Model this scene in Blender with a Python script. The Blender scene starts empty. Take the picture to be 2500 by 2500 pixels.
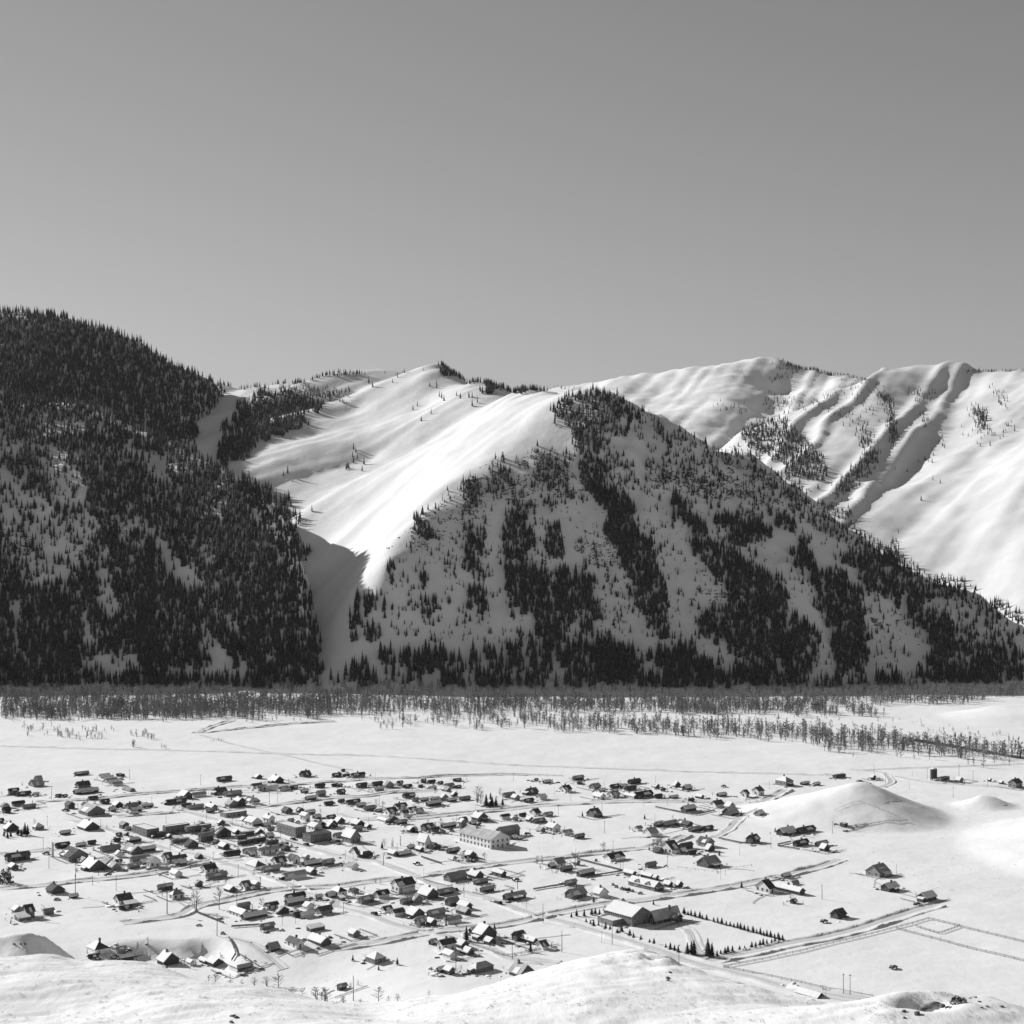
import bpy, math, random
import numpy as np
from mathutils import Vector
from mathutils.bvhtree import BVHTree

S = bpy.context.scene
COL = S.collection
R = math.radians
rng = np.random.default_rng(7)
random.seed(11)

# ------------------------------------------------------------------ camera, sky, sun, exposure
CAMZ, F = 200.0, 4000.0            # camera height over the valley floor; focal length in photo pixels
cam_d = bpy.data.cameras.new('camera'); cam = bpy.data.objects.new('camera', cam_d); COL.objects.link(cam)
cam.location = (0, 0, CAMZ); cam.rotation_euler = (R(90), 0, 0)
cam_d.sensor_width = 36; cam_d.lens = 36*F/2500; cam_d.clip_start = 5; cam_d.clip_end = 60000
S.camera = cam

SUN_ELEV, SUN_BACK = R(26), R(32)  # sun low on the left, 32 degrees behind the picture plane
to_sun = Vector((-math.cos(SUN_BACK)*math.cos(SUN_ELEV), math.sin(SUN_BACK)*math.cos(SUN_ELEV), math.sin(SUN_ELEV)))
world = bpy.data.worlds.new('World'); S.world = world; world.use_nodes = True
wn = world.node_tree.nodes; wl = world.node_tree.links
sky = wn.new('ShaderNodeTexSky'); sky.sky_type = 'NISHITA'; sky.sun_disc = False
sky.sun_elevation = SUN_ELEV; sky.sun_rotation = math.atan2(to_sun.x, to_sun.y)
sky.altitude = 1800; sky.air_density = 0.85; sky.dust_density = 0.0
bw = wn.new('ShaderNodeSeparateColor')   # blue-sensitive black-and-white film
wl.new(sky.outputs[0], bw.inputs[0]); wl.new(bw.outputs['Blue'], wn['Background'].inputs[0])
wn['Background'].inputs[1].default_value = 0.05
sun_d = bpy.data.lights.new('sun', 'SUN'); sun_d.energy = 5.0; sun_d.angle = R(0.5); sun_d.color = (1, 1, 1)
sun = bpy.data.objects.new('sun', sun_d); COL.objects.link(sun)
sun.rotation_euler = to_sun.to_track_quat('Z', 'Y').to_euler()
S.view_settings.view_transform = 'Standard'; S.view_settings.look = 'None'
S.view_settings.gamma = 1; S.view_settings.use_curve_mapping = False
S.view_settings.exposure = 0.27

# ------------------------------------------------------------------ helpers
def tag(o, label=None, cat=None, group=None, kind=None):
    if label: o['label'] = label
    if cat: o['category'] = cat
    if group: o['group'] = group
    if kind: o['kind'] = kind
    return o
def mesh_np(name, V, Fq):
    """mesh from numpy verts (n,3) and faces (m,k)"""
    V = np.asarray(V, dtype=np.float32); Fq = np.asarray(Fq, dtype=np.int32)
    me = bpy.data.meshes.new(name)
    me.vertices.add(len(V)); me.vertices.foreach_set('co', V.ravel())
    m, k = Fq.shape
    me.loops.add(m*k); me.loops.foreach_set('vertex_index', Fq.ravel())
    me.polygons.add(m)
    me.polygons.foreach_set('loop_start', np.arange(m, dtype=np.int32)*k)
    me.update(calc_edges=True); me.validate()
    return me
def obj(name, me, mat=None, parent=None, loc=None):
    o = bpy.data.objects.new(name, me); COL.objects.link(o)
    if mat is not None and me is not None:
        for m in (mat if isinstance(mat, (list, tuple)) else [mat]):
            if m.name not in me.materials: me.materials.append(m)
    if parent is not None: o.parent = parent
    if loc is not None: o.location = loc
    return o
def empty(name, loc, rz=0):
    o = bpy.data.objects.new(name, None); COL.objects.link(o); o.location = loc; o.rotation_euler = (0, 0, rz)
    o.empty_display_size = 0.5
    return o
class MB:
    """small mesh builder"""
    def __init__(s): s.v = []; s.f = []; s.m = []
    def add(s, vs, fs, mi=0):
        n = len(s.v); s.v += [tuple(v) for v in vs]
        for f in fs: s.f.append([i+n for i in f]); s.m.append(mi)
    def box(s, x0, y0, z0, x1, y1, z1, mi=0):
        s.add([(x0,y0,z0),(x1,y0,z0),(x1,y1,z0),(x0,y1,z0),(x0,y0,z1),(x1,y0,z1),(x1,y1,z1),(x0,y1,z1)],
              [(0,3,2,1),(4,5,6,7),(0,1,5,4),(1,2,6,5),(2,3,7,6),(3,0,4,7)], mi)
    def slab(s, q, t, mi=0):
        """quad q (4 points) thickened upwards by t along z"""
        s.add(list(q)+[(p[0],p[1],p[2]+t) for p in q],
              [(0,3,2,1),(4,5,6,7),(0,1,5,4),(1,2,6,5),(2,3,7,6),(3,0,4,7)], mi)
    def tube(s, p0, p1, r0, r1, n=5, mi=0):
        p0 = Vector(p0); p1 = Vector(p1); d = (p1-p0)
        if d.length < 1e-6: return
        d.normalize(); a = d.orthogonal().normalized(); b = d.cross(a)
        vs = []
        for p, r in ((p0, r0), (p1, r1)):
            for k in range(n):
                t = 2*math.pi*k/n; vs.append(p + a*math.cos(t)*r + b*math.sin(t)*r)
        s.add(vs, [(k, (k+1) % n, n+(k+1) % n, n+k) for k in range(n)] + [tuple(range(n-1, -1, -1)), tuple(range(n, 2*n))], mi)
    def mesh(s, name):
        me = bpy.data.meshes.new(name); me.from_pydata(s.v, [], s.f); me.update()
        if any(s.m): me.polygons.foreach_set('material_index', s.m)
        return me

def _hash(ix, iy, seed):
    n = (ix.astype(np.int64)*374761393 + iy.astype(np.int64)*668265263 + seed*974634777) & 0xffffffff
    n = ((n ^ (n >> 13))*1274126177) & 0xffffffff
    n = (n ^ (n >> 16)) & 0xffff
    return n/65535.0
def vnoise(x, y, seed=0):
    x = np.asarray(x, float); y = np.asarray(y, float)
    ix = np.floor(x); iy = np.floor(y); fx = x-ix; fy = y-iy
    fx = fx*fx*fx*(fx*(fx*6-15)+10); fy = fy*fy*fy*(fy*(fy*6-15)+10)
    a = _hash(ix, iy, seed); b = _hash(ix+1, iy, seed); c = _hash(ix, iy+1, seed); d = _hash(ix+1, iy+1, seed)
    return (a*(1-fx)+b*fx)*(1-fy) + (c*(1-fx)+d*fx)*fy - 0.5
def fbm(x, y, seed=0, octv=4, gain=0.5):
    v = 0; a = 1
    for k in range(octv):
        v = v + a*vnoise(x*2**k, y*2**k, seed+k*17); a *= gain
    return v

# photo pixel (2500 wide) and distance -> point in the place
def P3(px, py, Y): return ((px-1250)/F*Y, Y, CAMZ-(py-1250)/F*Y)

class RBF:
    def __init__(s, pts):
        p = np.array(pts, float); s.c = p[:, :2]/1000; n = len(p)
        d = np.sqrt(((s.c[:, None]-s.c[None])**2).sum(-1))
        A = np.zeros((n+3, n+3)); A[:n, :n] = -d + np.eye(n)*1e-3
        A[:n, n] = 1; A[:n, n+1:] = s.c; A[n, :n] = 1; A[n+1:, :n] = s.c.T
        s.w = np.linalg.solve(A, np.concatenate([p[:, 2], [0, 0, 0]]))
    def __call__(s, x, y):
        q = np.stack([np.ravel(x), np.ravel(y)], 1)/1000; n = len(s.c); out = np.empty(len(q))
        for i in range(0, len(q), 20000):
            b = q[i:i+20000]
            d = np.sqrt(((b[:, None]-s.c[None])**2).sum(-1))
            out[i:i+20000] = -d@s.w[:n] + s.w[n] + b@s.w[n+1:]
        return out.reshape(np.shape(x))
def dense(line, step=60):
    out = []
    for a, b in zip(line[:-1], line[1:]):
        a = np.array(a, float); b = np.array(b, float); n = max(1, int(np.linalg.norm((b-a)[:2])/step))
        for k in range(n): out.append(tuple(a+(b-a)*k/n))
    out.append(tuple(line[-1])); return out
def pxline(l, step=60): return dense([P3(*p) for p in l], step)
def grid_mesh(name, xs, ys, zf):
    X, Y = np.meshgrid(xs, ys); Z = zf(X, Y)
    nx, ny = len(xs), len(ys); i = np.arange(nx*ny).reshape(ny, nx)
    f = np.stack([i[:-1, :-1], i[:-1, 1:], i[1:, 1:], i[1:, :-1]], -1).reshape(-1, 4)
    V = np.stack([X, Y, Z], -1).reshape(-1, 3)
    me = mesh_np(name, V, f); me.polygons.foreach_set('use_smooth', np.ones(len(f), bool))
    return me, V, f

# ------------------------------------------------------------------ materials
def nodes_of(m):
    m.use_nodes = True; nt = m.node_tree; return nt, nt.nodes, nt.links, nt.nodes['Principled BSDF']
def g3(v): return (v, v, v, 1)
def simple(name, v, rough=0.8, var=0.0, scale=0.6, spec=0.2, objvar=0.0):
    """grey procedural material: value v, noise variation var, per-object variation objvar"""
    m = bpy.data.materials.new(name); nt, n, l, b = nodes_of(m)
    b.inputs['Roughness'].default_value = rough; b.inputs['Specular IOR Level'].default_value = spec
    geo = n.new('ShaderNodeNewGeometry'); no = n.new('ShaderNodeTexNoise'); no.inputs['Scale'].default_value = scale
    no.inputs['Detail'].default_value = 5
    l.new(geo.outputs['Position'], no.inputs['Vector'])
    mr = n.new('ShaderNodeMapRange'); mr.inputs['From Min'].default_value = .3; mr.inputs['From Max'].default_value = .7
    mr.inputs['To Min'].default_value = v*(1-var); mr.inputs['To Max'].default_value = v*(1+var)
    l.new(no.outputs['Fac'], mr.inputs['Value']); out = mr.outputs[0]
    if objvar:
        oi = n.new('ShaderNodeObjectInfo'); m2 = n.new('ShaderNodeMapRange')
        m2.inputs['To Min'].default_value = 1-objvar; m2.inputs['To Max'].default_value = 1+objvar
        l.new(oi.outputs['Random'], m2.inputs['Value']); mu = n.new('ShaderNodeMath'); mu.operation = 'MULTIPLY'
        l.new(out, mu.inputs[0]); l.new(m2.outputs[0], mu.inputs[1]); out = mu.outputs[0]
    l.new(out, b.inputs['Base Color'])
    return m
def snow_mat(name, v=0.8, bumps=((0.35, .25), (0.05, .8)), streak=None, speck=0.0, rock=None):
    m = bpy.data.materials.new(name); nt, n, l, b = nodes_of(m)
    b.inputs['Roughness'].default_value = .75; b.inputs['Specular IOR Level'].default_value = .15
    geo = n.new('ShaderNodeNewGeometry'); pos = geo.outputs['Position']
    no = n.new('ShaderNodeTexNoise'); no.inputs['Scale'].default_value = .02; no.inputs['Detail'].default_value = 8
    no.inputs['Roughness'].default_value = .7
    l.new(pos, no.inputs['Vector'])
    mr = n.new('ShaderNodeMapRange'); mr.inputs['From Min'].default_value = .3; mr.inputs['From Max'].default_value = .7
    mr.inputs['To Min'].default_value = v*.93; mr.inputs['To Max'].default_value = min(.9, v*1.06)
    l.new(no.outputs['Fac'], mr.inputs['Value']); colr = mr.outputs[0]
    if speck:      # dry grass and brush tips poking through the snow
        n2 = n.new('ShaderNodeTexNoise'); n2.inputs['Scale'].default_value = .55; n2.inputs['Detail'].default_value = 6; n2.inputs['Roughness'].default_value = .75
        l.new(pos, n2.inputs['Vector'])
        r2 = n.new('ShaderNodeMapRange'); r2.inputs['From Min'].default_value = .66; r2.inputs['From Max'].default_value = .78
        r2.inputs['To Min'].default_value = 0; r2.inputs['To Max'].default_value = speck
        l.new(n2.outputs['Fac'], r2.inputs['Value'])
        mx = n.new('ShaderNodeMix'); mx.data_type = 'FLOAT'; l.new(r2.outputs[0], mx.inputs[0]); l.new(colr, mx.inputs[2]); mx.inputs[3].default_value = .22
        colr = mx.outputs[0]
    if rock:       # bare rock where the slope is broken and steep
        n3 = n.new('ShaderNodeTexNoise'); n3.inputs['Scale'].default_value = .045; n3.inputs['Detail'].default_value = 9; n3.inputs['Roughness'].default_value = .8
        l.new(pos, n3.inputs['Vector'])
        n4 = n.new('ShaderNodeTexNoise'); n4.inputs['Scale'].default_value = .004; n4.inputs['Detail'].default_value = 2
        l.new(pos, n4.inputs['Vector'])
        ad = n.new('ShaderNodeMath'); ad.operation = 'ADD'; l.new(n3.outputs['Fac'], ad.inputs[0]); l.new(n4.outputs['Fac'], ad.inputs[1])
        r3 = n.new('ShaderNodeMapRange'); r3.inputs['From Min'].default_value = rock; r3.inputs['From Max'].default_value = rock+.06
        l.new(ad.outputs[0], r3.inputs['Value'])
        mx = n.new('ShaderNodeMix'); mx.data_type = 'FLOAT'; l.new(r3.outputs[0], mx.inputs[0]); l.new(colr, mx.inputs[2]); mx.inputs[3].default_value = .12
        colr = mx.outputs[0]
    l.new(colr, b.inputs['Base Color'])
    prev = None
    for sc, st in bumps:
        nb = n.new('ShaderNodeTexNoise'); nb.inputs['Scale'].default_value = sc; nb.inputs['Detail'].default_value = 6
        src = pos
        if streak:
            mp = n.new('ShaderNodeMapping'); mp.inputs['Rotation'].default_value = (0, 0, R(streak[0])); mp.inputs['Scale'].default_value = (1, streak[1], 1)
            l.new(pos, mp.inputs['Vector']); src = mp.outputs[0]
        l.new(src, nb.inputs['Vector'])
        bp = n.new('ShaderNodeBump'); bp.inputs['Strength'].default_value = st; bp.inputs['Distance'].default_value = .12/sc
        l.new(nb.outputs['Fac'], bp.inputs['Height'])
        if prev: l.new(prev, bp.inputs['Normal'])
        prev = bp.outputs[0]
    l.new(prev, b.inputs['Normal'])
    return m
MAT = {}
MAT['snow_path'] = snow_mat('snow_path', .5, ((.9, .5), (.2, .4)))
MAT['snow_valley'] = snow_mat('snow_valley', .8, ((.7, .4), (.09, .35)), speck=.45)
MAT['snow_front'] = snow_mat('snow_front', .78, ((1.1, .5), (.2, .75)), streak=(-30, .3), speck=.75)
MAT['snow_slope'] = snow_mat('snow_slope', .66, ((.12, .15), (.02, .22)))
MAT['snow_crag'] = snow_mat('snow_crag', .72, ((.12, .3), (.03, .4)), rock=1.2)
MAT['snow_bowl'] = snow_mat('snow_bowl', .72, ((.12, .2), (.03, .25)))
MAT['snow_far'] = snow_mat('snow_far', .8, ((.05, .3), (.012, .35)))
MAT['snow_road'] = snow_mat('snow_road', .7, ((.9, .5), (.2, .4)))
MAT['snow_rut'] = snow_mat('snow_rut', .45, ((.9, .5), (.2, .4)))
MAT['snow_bank'] = snow_mat('snow_bank', .72, ((1.1, .5), (.3, .5)))

def tree_mat(name, lo, hi, snow=0.0, scale=.05):
    m = bpy.data.materials.new(name); nt, n, l, b = nodes_of(m)
    b.inputs['Roughness'].default_value = .9; b.inputs['Specular IOR Level'].default_value = .1
    geo = n.new('ShaderNodeNewGeometry'); no = n.new('ShaderNodeTexNoise'); no.inputs['Scale'].default_value = scale; no.inputs['Detail'].default_value = 6
    l.new(geo.outputs['Position'], no.inputs['Vector'])
    mr = n.new('ShaderNodeMapRange'); mr.inputs['From Min'].default_value = .35; mr.inputs['From Max'].default_value = .65
    mr.inputs['To Min'].default_value = lo; mr.inputs['To Max'].default_value = hi
    l.new(no.outputs['Fac'], mr.inputs['Value']); out = mr.outputs[0]
    if snow:
        n2 = n.new('ShaderNodeTexNoise'); n2.inputs['Scale'].default_value = .35; n2.inputs['Detail'].default_value = 4
        l.new(geo.outputs['Position'], n2.inputs['Vector'])
        r2 = n.new('ShaderNodeMapRange'); r2.inputs['From Min'].default_value = .55; r2.inputs['From Max'].default_value = .68
        r2.inputs['To Max'].default_value = snow; l.new(n2.outputs['Fac'], r2.inputs['Value'])
        mx = n.new('ShaderNodeMix'); mx.data_type = 'FLOAT'; l.new(r2.outputs[0], mx.inputs[0]); l.new(out, mx.inputs[2]); mx.inputs[3].default_value = .5
        out = mx.outputs[0]
    l.new(out, b.inputs['Base Color']); return m
MAT['conifer'] = tree_mat('conifer', .024, .062, .3)
MAT['spruce'] = tree_mat('spruce', .03, .06, .1, .4)
MAT['bark'] = simple('bark', .07, .9, .3, 2)
MAT['twig'] = tree_mat('twig', .16, .28, 0, .03)
MAT['rock'] = simple('rock', .13, .9, .6, .25)

# ------------------------------------------------------------------ the valley floor
def sstep(a, b, x):
    t = np.clip((x-a)/(b-a), 0, 1); return t*t*(3-2*t)
def ground(x, y):
    x = np.asarray(x, float); y = np.asarray(y, float)
    z = fbm(x/90, y/90, 3, 3)*.9 + fbm(x/14, y/14, 9, 3)*.28
    px = 1250+F*x/np.maximum(y, 100)
    # lower terrace by the creek, with a steep bluff on the left
    steep = sstep(250, 340, px)*(1-sstep(520, 600, px))
    edge = 768 + 10*vnoise(x/25, y*0+.5, 5) + 6*vnoise(x/9, y*0+.5, 6)
    wid = 60*(1-steep)+11*steep
    low = 1-sstep(edge-wid, edge, y)
    low = low*(1-sstep(650, 1100, px))
    z = z - 6.5*low
    # conical knoll on the right
    kx, ky = 233.0, 1085.0
    dx = x-kx; dy = y-ky
    d = np.sqrt(np.where(dx > 0, dx/58, dx/92)**2 + (dy/66)**2)
    cone = np.clip(1-d, 0, None)
    z = z + (23*cone**1.2*(1+.06*fbm(x/16, y/16, 21, 4)) + 1.0*sstep(0, .3, cone)*fbm(x/7, y/7, 22, 3))
    d2 = np.sqrt(((x-322)/22)**2 + ((y-1117)/20)**2)
    z = z + 8.5*np.clip(1-d2, 0, None)**1.1*(1+.3*fbm(x/5, y/5, 24, 3))
    # hillside coming in from the right
    d3 = np.sqrt(((x-360)/95)**2 + ((y-960)/120)**2)
    z = z + 26*np.clip(1-d3, 0, 1)**1.3*(1+.25*fbm(x/25, y/25, 23, 4))
    # bench across the river on the far right
    d4 = np.sqrt(((x-560)/150)**2 + ((y-1600)/75)**2)
    z = z + 9*sstep(0, .5, np.clip(1-d4, 0, 1))
    return z
def on_ground(px, py):
    """ground point seen at a photo pixel"""
    Y = CAMZ*F/(py-1250)
    for _ in range(30):
        X = (px-1250)/F*Y
        Yn = (CAMZ-float(ground(X, Y)))*F/(py-1250)
        if abs(Yn-Y) < .01: break
        Y = .5*Y+.5*Yn
    X = (px-1250)/F*Y
    return X, Y, float(ground(X, Y))
xs = np.concatenate([[-30000, -9000, -3000, -1500], np.arange(-900, 901, 5.0), [1500, 3000, 9000, 30000]])
ys = np.concatenate([[-9000, -2000, 0, 300, 500], np.arange(600, 1300, 4.5), np.arange(1300, 2101, 9.0), [2500, 4000, 9000, 30000]])
def ground_far(X, Y):
    w = sstep(500, 620, Y)*(1-sstep(1900, 2200, Y))*(1-sstep(880, 1200, np.abs(X)))
    return ground(X, np.clip(Y, 500, None))*w - 2*(1-w)
gme, gV, gF = grid_mesh('ground', xs, ys, ground_far)
g_obj = obj('ground', gme, MAT['snow_valley'])
tag(g_obj, 'snow covered valley floor under the town', 'ground', kind='structure')

# ------------------------------------------------------------------ mountains
TERR = []          # (V, F) for ray casting
def off(line, dx, dy, dz): return [(a+dx, b+dy, c+dz) for a, b, c in line]
def mountain(name, label, ctrl, xr, yr, step, mat, rough, ribs=None):
    rb = RBF(ctrl)
    def zf(X, Y):
        Z = rb(X, Y)
        amp = np.clip((Z+10)/80, 0, 1)
        for sc, a, sd in rough: Z = Z + amp*a*fbm(X/sc, Y/sc, sd, 4)
        if ribs is not None: Z = Z + ribs(X, Y)*amp
        return Z
    me, V, f = grid_mesh(name, np.arange(xr[0], xr[1], step), np.arange(yr[0], yr[1], step), zf)
    o = obj(name, me, mat); tag(o, label, 'mountain', kind='structure')
    TERR.append((V, f)); return zf

# near spur on the left
L1c = [(-420,900,2350),(-150,945,2380),(0,968,2400),(120,985,2420),(240,992,2430),(330,1042,2430),(420,1102,2420),(540,1168,2370),(630,1207,2280),(685,1272,2120),(692,1360,1970),(725,1470,1907),(748,1575,1869),(775,1685,1842)]
l1 = pxline(L1c)
foot = [(x, y, 800000/(y-1250)) for x, y in ((-420,1690),(-200,1690),(0,1684),(80,1697),(150,1688),(230,1678),(300,1692),(380,1684),(450,1699),(530,1686),(600,1694),(660,1680),(700,1690))]
ctrl = l1 + pxline(foot, 90) + off(pxline(foot, 120), 0, -170, -60) + off(l1[:len(l1)*3//5], 130, 230, -150) + off(l1[len(l1)*3//5:], 38, 55, -105) \
     + [(-100, y, -120) for y in range(1700, 2701, 125)] + [(-230, y, -20) for y in range(2050, 2701, 130)] + [(x, 2750, 40-max(0, x+700)*.2) for x in range(-1100, -250, 130)]
def ribs1(X, Y): return 9*np.sin((X*.9+Y*.25)/26+3*fbm(X/160, Y/160, 31, 2)) * .6
mountain('forested_spur', 'dark forested mountain spur filling the left of the view', ctrl, (-1150, -120), (1700, 2740), 8, MAT['snow_crag'], ((140, 22, 41), (40, 7, 42)), ribs1)
# higher slope behind it, running up out of the picture
def plane2(x, y):
    z = 512-.55*(x+679)+.35*(min(y, 3000)-3000)-.8*max(0, y-3000)
    top = 425+.28*(y-2700)
    return z if z < top else top+70*(1-math.exp(-(z-top)/70))*1.0 - max(0, -1000-x)*.12
pts = []
for x in range(-1700, -380, 110):
    for y in range(2100, 3201, 130):
        z = plane2(x, y) + (-40 if x > -560 and y < 2500 else 0)
        pts.append((x, y, z))
pts = [p for p in pts if p[0] < -540+ (p[1]-2600)*.02]
pts += pxline([(345,833,3000),(430,885,2980),(530,934,2990)], 50)
pts += [(x, 3500, plane2(x, 3150)-160) for x in range(-1700, -380, 160)] + [(-430, y, 200) for y in range(2100, 3300, 150)]
mountain('forested_slope', 'dark timbered mountainside rising out of the picture at top left', pts, (-1700, -430), (2250, 3500), 11, MAT['snow_slope'], ((160, 12, 51), (50, 6, 52)))
# middle mountain: sunlit bowl on its left, shaded timbered face to the right
nose = [(1430,948,2200),(1360,1005,2170),(1270,1080,2125),(1150,1160,2060),(1050,1250,1995),(950,1360,1920),(915,1440,1900),(885,1560,1862),(870,1690,1818)]
rsky = [(1430,948,2200),(1500,964,2210),(1600,1028,2195),(1700,1083,2180),(1840,1113,2170),(1950,1182,2140),(2030,1237,2110),(2120,1312,2075),(2250,1388,2035),(2350,1443,2037),(2500,1512,2002),(2650,1600,1983),(2800,1690,1960)]
bsky = [(1430,948,2200),(1360,956,2370),(1300,957,2560),(1220,960,2700),(1130,928,2850),(1075,897,2930),(1000,908,3000),(850,922,3050),(700,934,3060),(530,938,3020),(440,930,3020)]
gul = [(470,990,3000),(490,1040,2830),(440,1105,2650),(540,1195,2470),(640,1310,2380),(640,1440,2240),(700,1560,2010),(770,1688,1830)]
mfoot = [(x, y, 800000/(y-1250)) for x, y in ((880,1690),(960,1698),(1040,1684),(1130,1695),(1230,1688),(1330,1703),(1420,1690),(1500,1682),(1590,1699),(1680,1688),(1790,1696),(1880,1682),(2000,1692),(2120,1680),(2230,1690),(2320,1676),(2420,1684),(2500,1672),(2800,1665))]
b3 = pxline(bsky)
ctrl = pxline(nose, 45) + pxline(rsky, 50)[1:] + b3[1:] + pxline(gul, 60) + pxline(mfoot, 60)[1:] + off(pxline(mfoot, 140), 0, -170, -70) \
     + off(pxline(rsky, 90)[1:], 30, 200, -130) + off(pxline(bsky[3:], 120), 60, 240, -120) + off(pxline(gul, 150)[2:], -260, 0, -60) \
     + [P3(1040,1010,2720), P3(860,1010,2820), P3(900,1130,2560), P3(700,1160,2500), P3(1120,1060,2480), P3(950,1200,2300)]
def ribs3(X, Y):
    sd = (X-98)*-.826 + (Y-2200)*.564                                # > 0 in the bowl left of the nose
    lit = sstep(-10, 60, sd)
    u = -.564*X + .826*Y; w = .826*X + .564*Y
    fl = 16*fbm(u/75, w/700, 61, 3) + 5*np.sin(u/30+2*fbm(X/300, Y/300, 62, 2))     # flutes run down the bowl
    v = X*.93 + Y*.36; q = -.36*X + .93*Y                            # gullies of the shaded face
    gu = 26*fbm(v/70, q/420, 63, 3) + 9*fbm(X/34, Y/34, 64, 4, .6) + 7*np.maximum(0, fbm(X/60, Y/60, 65, 2))*fbm(X/11, Y/11, 66, 3, .7)*3
    return lit*fl*sstep(0, 90, sd) + (1-lit)*gu*sstep(0, -70, sd)
mountain('bald_mountain', 'middle mountain with sunlit snow bowl and shaded timbered face', ctrl, (-760, 900), (1700, 3350), 8, MAT['snow_bowl'], ((200, 5, 71), (30, 2.5, 72)), ribs3)
# right range: sunlit ridges with gullies
r2 = [(2700,900,3500),(2480,905,3500),(2400,912,3600),(2330,907,3650),(2265,895,3650),(2150,908,3550),(2090,932,3450),(2000,982,3450),(1900,1032,3350),(1810,1062,3250)]
rr = [(2480,905,3450),(2400,988,3200),(2300,1083,3000),(2150,1193,2790),(2070,1228,2700)]
gl = [(2330,940,3500),(2250,1040,3120),(2160,1120,2900),(2060,1235,2640),(1980,1330,2480)]
ctrl = pxline(r2) + pxline(rr)[1:] + pxline(gl)[1:] + [P3(2640,1060,2640), P3(2500,1150,2560), P3(2500,1300,2330), P3(2500,1480,2130), P3(2300,1400,2318), P3(2200,1300,2525), P3(2350,1200,2610), P3(2750,1300,2174), P3(2800,1500,1960)] \
     + [P3(2130,1020,3170), P3(2060,1100,2930), P3(1960,1130,2900), P3(1870,1170,2830), P3(1930,1230,2650)] + off(pxline(r2, 150), -20, 300, -170) + [(300, 2900, 150), (300, 2500, 50), (500, 2150, -60), (620, 1950, -60), (900, 1800, -60), (1400, 1800, -60)]
def ridged(u, w, seed): return .5-2*np.abs(fbm(u, w, seed, 3, .45))
def ridged1(u, w, seed): return .5-2*np.abs(vnoise(u, w, seed))
def ribs4(X, Y):
    u = X*.8 - Y*.6; w = X*.6 + Y*.8
    left = sstep(40, -60, (X-827)*.83-(Y-3000)*.55)                  # the gullied side left of the long ridge
    u2 = X*.9 - Y*.44; w2 = X*.44 + Y*.9
    return (1-left)*(13*fbm(u/70, w/700, 81, 4, .45) + 3*np.sin(u/36+2.5*fbm(X/300, Y/300, 82, 2))) + left*(15*ridged1(u2/58+.5*vnoise(X/200, Y/200, 88), w2/2500, 86)+3*fbm(u2/20, w2/300, 87, 3))
mountain('snowy_ridges', 'sunlit snow ridges with tree lined gullies on the right', ctrl, (280, 1500), (2060, 4000), 8, MAT['snow_slope'], ((170, 9, 83), (50, 3, 84)), ribs4)
# farthest peak
r1 = [(1300,975,4600),(1400,958,4600),(1470,944,4600),(1550,927,4550),(1640,903,4500),(1750,892,4500),(1820,875,4500),(1880,875,4500),(1960,898,4500),(2050,917,4450),(2150,930,4400),(2300,960,4400)]
sp = [(1850,876,4500),(1790,935,4200),(1725,985,3950),(1680,1012,3780),(1600,1080,3500)]
ctrl = pxline(r1, 90) + pxline(sp, 80)[1:] + [P3(1900,965,4280), P3(1880,1010,4020), P3(2000,965,4150), P3(1800,1060,3700), P3(1550,1010,3950), P3(1620,960,4200), P3(1480,1020,3800), P3(1400,1100,3400), P3(1700,1120,3300), P3(1900,1100,3500)] + off(pxline(r1, 200), 0, 400, -160)
def ribs5(X, Y):
    u = X*.95-Y*.3; w = X*.3+Y*.95
    return 15*ridged1(u/85+.5*vnoise(X/300, Y/300, 96), w/4000, 91) + 4*ridged1(u/30, w/1500, 95) + 3*fbm(u/25, w/300, 92, 3)
mountain('far_peak', 'distant rounded snow peak on the skyline', ctrl, (-100, 1500), (3250, 5000), 10, MAT['snow_far'], ((200, 11, 93), (60, 4, 94)), ribs5)

# ------------------------------------------------------------------ foreground hill
crest = [(-250,2350,520),(0,2343,520),(93,2334,520),(137,2335,515),(193,2360,500),(217,2351,505),(303,2346,520),(373,2352,520),(470,2387,500),(526,2404,490),(596,2410,480),(680,2410,480),(726,2435,460),(773,2445,455),(850,2450,450),(973,2450,450),(1031,2431,455),(1090,2429,455),(1230,2401,470),(1307,2375,480),(1372,2354,490),(1468,2344,490),(1514,2329,495),(1545,2325,495),(1596,2330,490),(1631,2335,485),(1657,2354,470),(1692,2368,460),(1800,2403,450),(1931,2436,440),(2024,2456,430),(2130,2446,410),(2180,2435,405),(2266,2431,400),(2335,2428,395),(2412,2432,390),(2500,2466,380),(2750,2490,370)]
c0 = pxline(crest, 8)
ctrl = c0 + [(a*1.04, b+55, c-34) for a, b, c in pxline(crest, 22)] + [(a*1.1, b+150, c-95) for a, b, c in pxline(crest, 40)]
for px in range(-400, 3000, 170):
    ctrl += [P3(px, 2560+30*math.sin(px/190), 345), P3(px, 2470+25*math.sin(px/140+1) if px < 1050 or px > 1950 else 2440+20*math.sin(px/140), 405 if px < 2000 else 370), P3(px, 2900, 240), (P3(px, 3000, 120)[0], 60, 150), ]
def front_rough(X, Y): return 0
rbF = RBF(ctrl)
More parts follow.
